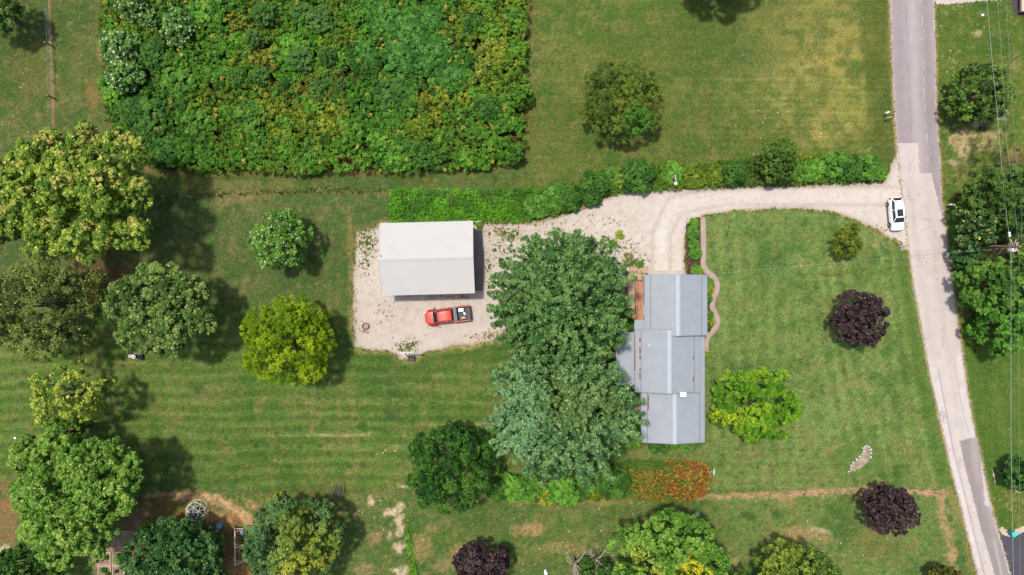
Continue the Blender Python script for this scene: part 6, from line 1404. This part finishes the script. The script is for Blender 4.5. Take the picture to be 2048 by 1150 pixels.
# yard lamp in the hedge
q = P(1339, 359.5); yl = thing('yard_lamp', 'wooden post with a bracket holding a white round lamp in the drive hedge', 'lamp', (q.x, q.y, 0))
MB().box((0, 0, 1.6), (.18, .18, 3.2)).build('post', 'wood_pale', yl); MB().bar((0, 0, 3.15), (.12, -.85, 3.15), .08, .10).bar((0, 0, 2.5), (.06, -.5, 3.1), .06, .06).build('bracket', 'wood_pale', yl)
MB().lathe((.12, -.9, 2.88), [(.20, 0), (.21, .02), (.12, .14), (.04, .2), (.03, .24)], 18).build('lamp_shade', 'white', yl, smooth=True)
# utility pole and wires
q = P(1936, 492); tq = P(2040, 493, 9.2); up = thing('utility_pole', 'brown wooden utility pole rising out of the roadside woods', 'pole', (q.x, q.y, 0)); tx, ty = tq.x - q.x, tq.y - q.y
MB().tube([(0, 0, -.2), (tx * .5, ty * .5, 4.6), (tx, ty, 9.2)], [.17, .15, .12], 12).build('pole', 'wood_brown', up)
MB().lathe((tx * .85 + .12, ty * .85 - .42, 7.3), [(.05, -.04), (.24, 0), (.26, .1), (.26, .72), (.24, .8), (.08, .88)], 18).build('transformer', solid('pale_enamel', (.72, .58, .58), .4, var=.04), up, smooth=True)
MB().bar((tx, ty - .5, 8.7), (tx, ty + .5, 8.7), .09, .1).bar((tx * .9, ty * .9, 8.2), (tx - .4, ty + .9, 8.25), .05, .05).bar((tx * .9, ty * .9, 8.2), (tx * .95 + .3, ty + .9, 8.2), .05, .05).build('bracket', 'wood_pale', up)
for yy in (-.45, .45): MB().cyl((tx, ty + yy, 8.75), .05, .16, 10).build('insulator', 'white', up)
def wire(label, pts, hs, r, mat, name='overhead_wire'):
    v = [P(x, y, h) for (x, y), h in zip(pts, hs)]; o = MB().tube(v, r, 6).build(name, mat, None); return tag(o, label, 'wire', 'overhead wires')
yy = [-60, 0, 130, 230, 340, 440, 495, 680, 880, 1060, 1150, 1250]; xx = [1970, 1974, 1985, 1995, 2004, 2014, 2022, 2022, 2022, 2025, 2027, 2029]
wire('brightest overhead wire running the height of the photo beside the road', list(zip(xx, yy)), [8.2] * 12, .018, 'mid_grey')
wire('faint overhead wire just right of the brightest one, above the pole', [(1990, -60), (2001, 80), (2014, 290), (2030, 420), (2037, 480)], [8.5] * 5, .009, 'mid_grey')
wire('faint overhead wire nearest the right edge, above the pole', [(2010, -60), (2018, 100), (2030, 290), (2044, 420), (2043, 480)], [8.6] * 5, .008, 'mid_grey')
wire('faint overhead wire right of the brightest one, below the pole', [(2038, 500), (2038, 800), (2039, 1000), (2041, 1180)], [8.5] * 4, .008, 'mid_grey')
MB_ = MB()
for (x, y) in ((2018.5, 466), (2019, 471)): p = P(x, y, 8.2); MB_.cyl((p.x, p.y, 8.12), .13, .16, 10)
tag(MB_.build('splice_clamp', 'white', None), 'small pale clamp on the brightest overhead wire just north of the pole', 'clamp')
# twisted service cable from the pole to the garage gable
pts = [(2020, 496, 8.3), (1940, 501.5, 7.3), (1805, 514.5, 6.0), (1600, 532, 4.9), (1500, 541, 4.6), (1408, 549, 4.35)]
W3 = [P(x, y, h) for x, y, h in pts]; path = []
for i in range(len(W3) - 1):
    n_ = max(2, int((W3[i + 1] - W3[i]).length / .055))
    for j in range(n_): path.append(W3[i].lerp(W3[i + 1], j / n_))
path.append(W3[-1]); dd_ = (W3[-1] - W3[0]).normalized(); sd_ = dd_.cross(Vector((0, 0, 1))).normalized(); u_ = sd_.cross(dd_)
cab = thing('service_cable', 'twisted cable crossing the front lawn from the utility pole to the garage', 'cable', tuple(path[0]))
for nm, ph, m_, r_ in (('bare_strand', 0, 'mid_grey', .013), ('black_strand', math.pi, 'black', .012)):
    pp = []; s0 = 0
    for i, p in enumerate(path):
        if i: s0 += (p - path[i - 1]).length
        a = s0 / .62 * 2 * math.pi + ph; pp.append(p + sd_ * (.006 * math.cos(a)) + u_ * (.018 * math.sin(a)) - path[0])
    MB().tube(pp, r_, 5).build(nm, m_, cab)
# satellite dish
q = P(1419, 939.5, .2); sd = thing('satellite_dish', 'white oval satellite dish on a short mast at the end of the orange hedge', 'satellite dish', (q.x, q.y, 0))
MB().tube([(0, 0, 0), (.05, 0, .9)], .04, 8).build('mast', 'mid_grey', sd)
d_ = MB().lathe((0, 0, 0), [(.02, .0), (.2, -.02), (.4, -.09), (.42, -.085), (.41, -.1), (.2, -.045), (.02, -.02)], 24); dv = Matrix.Rotation(math.radians(58), 3, 'Y')
d_.v = [tuple((dv @ Vector((x, y, -z))) + Vector((.22, -.03, 1.05))) for x, y, z in d_.v]; d_.build('dish', 'white', sd, smooth=True)
MB().tube([(.2, -.03, .75), (-.2, -.02, 1.25)], .025, 6).build('arm', 'white', sd); MB().ball((-.22, -.02, 1.28), .08, 6).build('receiver', 'straw', sd)
# small odds and ends
def small(name, mb, mat, px, py, label, cat, rz=0.0, group=None, **kw):
    q = P(px, py); o = mb.build(name, mat, None, **kw); o.location = (q.x, q.y, 0); o.rotation_euler.z = rz; return tag(o, label, cat, group)
t = thing('trash_bin', 'teal wheeled trash bin at the edge of the blacktop drive', 'bin', (*P(2021.5, 1065, .3).xy, 0), math.radians(35))
MB().loft([ring(-.24, .22, 0, .95, .3, 14, wt=.27), ring(.24, .22, 0, .95, .3, 14, wt=.27)]).build('bin_body', 'teal_dark', t, smooth=True); MB().box((0, 0, .98), (.60, .60, .07)).build('lid', 'teal', t, bevel=.03)
for s_ in (-1, 1): MB().lathe((-.26, s_ * .2, .1), [(.1, -.03), (.1, .03)], 12, 'y').build('wheel', 'rubber', t)
t = thing('yellow_bin', 'small yellow plastic bin against the foot of the deck', 'bin', (*P(1267, 633.5, .5).xy, 0))
MB().box((0, 0, .3), (.42, .58, .6)).build('tub', 'yellow', t, bevel=.04); MB().box((0, 0, .62), (.46, .64, .05)).build('lid', 'yellow', t, bevel=.02)
small('meter_cover', MB().lathe((0, 0, 0), [(.12, .03), (.20, .03), (.22, 0.0), (.24, .0), (.24, .05), (.2, .07), (.1, .06)], 20), solid('blue_grey_iron', (.16, .24, .28), .6), 1804, 498, 'round blue-grey meter cover in the lawn near the road', 'meter cover')
small('drain_cover', MB().lathe((0, 0, 0), [(.05, .04), (.3, .04), (.32, 0)], 20), solid('faded_teal', (.20, .38, .36), .7), 1395, 1028, 'pale teal round lid in the grass below the orange hedge', 'lid')
small('marker_stake', MB().box((0, 0, .3), (.06, .06, .6)).box((0, 0, .55), (.16, .05, .2)), 'straw', 1782, 516, 'small cream marker stake beneath the service cable by the road', 'stake')
small('weathered_log', MB().tube([(-.5, .2, .08), (0, 0, .1), (.45, -.15, .08)], [.05, .07, .04], 7), 'wood_grey', 1768, 492, 'short weathered log on the lawn near the parked car', 'log', -.5)
small('white_boulder', MB().ball((0, 0, .1), .2, 7, (1, .9, .8)), 'white', 1964, 31, 'white rounded stone alone on the top right lawn', 'stone', smooth=True)
small('fallen_branch', MB().tube([(-.1, .9, .05), (0, .2, .07), (.1, -.8, .05)], [.05, .09, .06], 6), 'wood_pale', 1987, 953, 'pale straight stick lying beside the road', 'branch', .1)
small('forked_branch', MB().tube([(-.5, .3, .05), (0, 0, .07), (.5, -.1, .05)], [.03, .04, .02], 6).tube([(0, 0, .07), (-.5, -.15, .05)], [.03, .015], 5).tube([(.6, -.8, .05), (.5, -1.1, .05), (.7, -1.4, .05)], .02, 5), 'wood_pale', 2036, 984, 'pale forked twig on the grass near the right edge', 'branch')
small('garden_ornament', MB().lathe((0, 0, 0), [(.18, 0), (.16, .05), (.05, .1), (.05, .55), (.2, .6), (.22, .68), (.17, .66), (.03, .63)], 18), 'white', 1091, 1142, 'white pedestal bird bath at the bottom edge by the bare dead tree', 'bird bath', smooth=True)
small('plastic_chair_scrap', MB().box((0, 0, .05), (.3, .22, .1)).box((.1, .12, .12), (.1, .1, .1)), 'white', 31, 876, 'tiny white object lying on the left lawn', 'litter', bevel=.02)
# brush pile
rb = random.Random(12); bp_ = MB()
for i in range(34):
    a = rb.gauss(1.57, .6); L_ = rb.uniform(.5, 1.5); x, y = rb.gauss(0, .3), rb.gauss(0, .35); z = rb.random() * .3
    bp_.tube([(x - math.cos(a) * L_ / 2, y - math.sin(a) * L_ / 2, z * .4 + .03), (x, y, z + .08), (x + math.cos(a + .2) * L_ / 2, y + math.sin(a + .2) * L_ / 2, z * .5 + .03)], [.03, .035, .01], 5)
small('brush_pile', bp_, solid('dead_twigs', (.10, .08, .075), .95, var=.4, scale=8), 678, 980, 'small dark pile of dead branches at the lower edge of the mown lawn', 'brush pile')
# edging stones round the crescent bed
se = bpy.data.meshes.new('edging_stone'); sb = MB().ball((0, 0, .06), .15, 6, (1.2, .85, .7)); rs_ = random.Random(4); sb.v = [(x + rs_.uniform(-.02, .02), y + rs_.uniform(-.02, .02), z + rs_.uniform(-.02, .02)) for x, y, z in sb.v]; se.from_pydata(sb.v, [], sb.f); se.materials.append(M['stone'])
EDG = [(1727, 896), (1730, 893), (1734, 892), (1738, 894), (1741, 899), (1742, 906), (1741, 914), (1727, 902), (1724, 908), (1719, 913), (1713, 919), (1706, 925), (1702, 931), (1701, 937), (1697, 943)]
for i, (x, y) in enumerate(EDG):
    o = bpy.data.objects.new('edging_stone', se); COL.objects.link(o); q = P(x, y); o.location = (q.x, q.y, .01); k = .7 + .5 * rs_.random(); o.scale = (k, k, k); o.rotation_euler.z = rs_.random() * 6
    tag(o, ('first second third fourth fifth sixth seventh eighth ninth tenth eleventh twelfth thirteenth fourteenth fifteenth'.split()[i]) + ' pale edging stone from the road-side tip of the crescent gravel bed', 'stone', 'edging stones of the crescent bed')
# white clover heads and mushrooms scattered on the lawns
rw = np.random.default_rng(5); cen = []
for (cx, cy, sx, sy, n) in ((1560, 260, 90, 50, 14), (790, 905, 30, 20, 8), (760, 1060, 60, 50, 22), (1900, 150, 60, 130, 26), (1640, 300, 40, 30, 6), (500, 1000, 60, 20, 8), (1200, 1050, 120, 40, 16), (1640, 1080, 80, 30, 14), (60, 200, 80, 80, 10), (1740, 300, 20, 8, 4)):
    for i in range(n):
        p = P(cx + rw.normal() * sx * .6, cy + rw.normal() * sy * .6); cen.append((p.x, p.y, .05))
cen = np.array(cen); nn = unit(rw.normal(size=cen.shape) * .3 + (0, 0, 1)); V_, Q_, C_ = [], [], []
for j in range(3):
    v, q4, c_ = leaves(rw, cen + rw.normal(size=cen.shape) * .03 * (1, 1, .3), nn, .05 + .08 * rw.random(len(cen)), np.zeros((len(cen), 3)) + LC(235, 230, 210), .9)
    Q_.append(q4 + len(cen) * 4 * j); V_.append(v); C_.append(c_)
tag(link('lawn_flowers', np_mesh('lawn_flowers', np.concatenate(V_), np.concatenate(Q_), colors=np.concatenate(C_)), M['leaf_dull']), 'scattered white flower heads in the rough lawns', 'flowers', None, 'stuff')
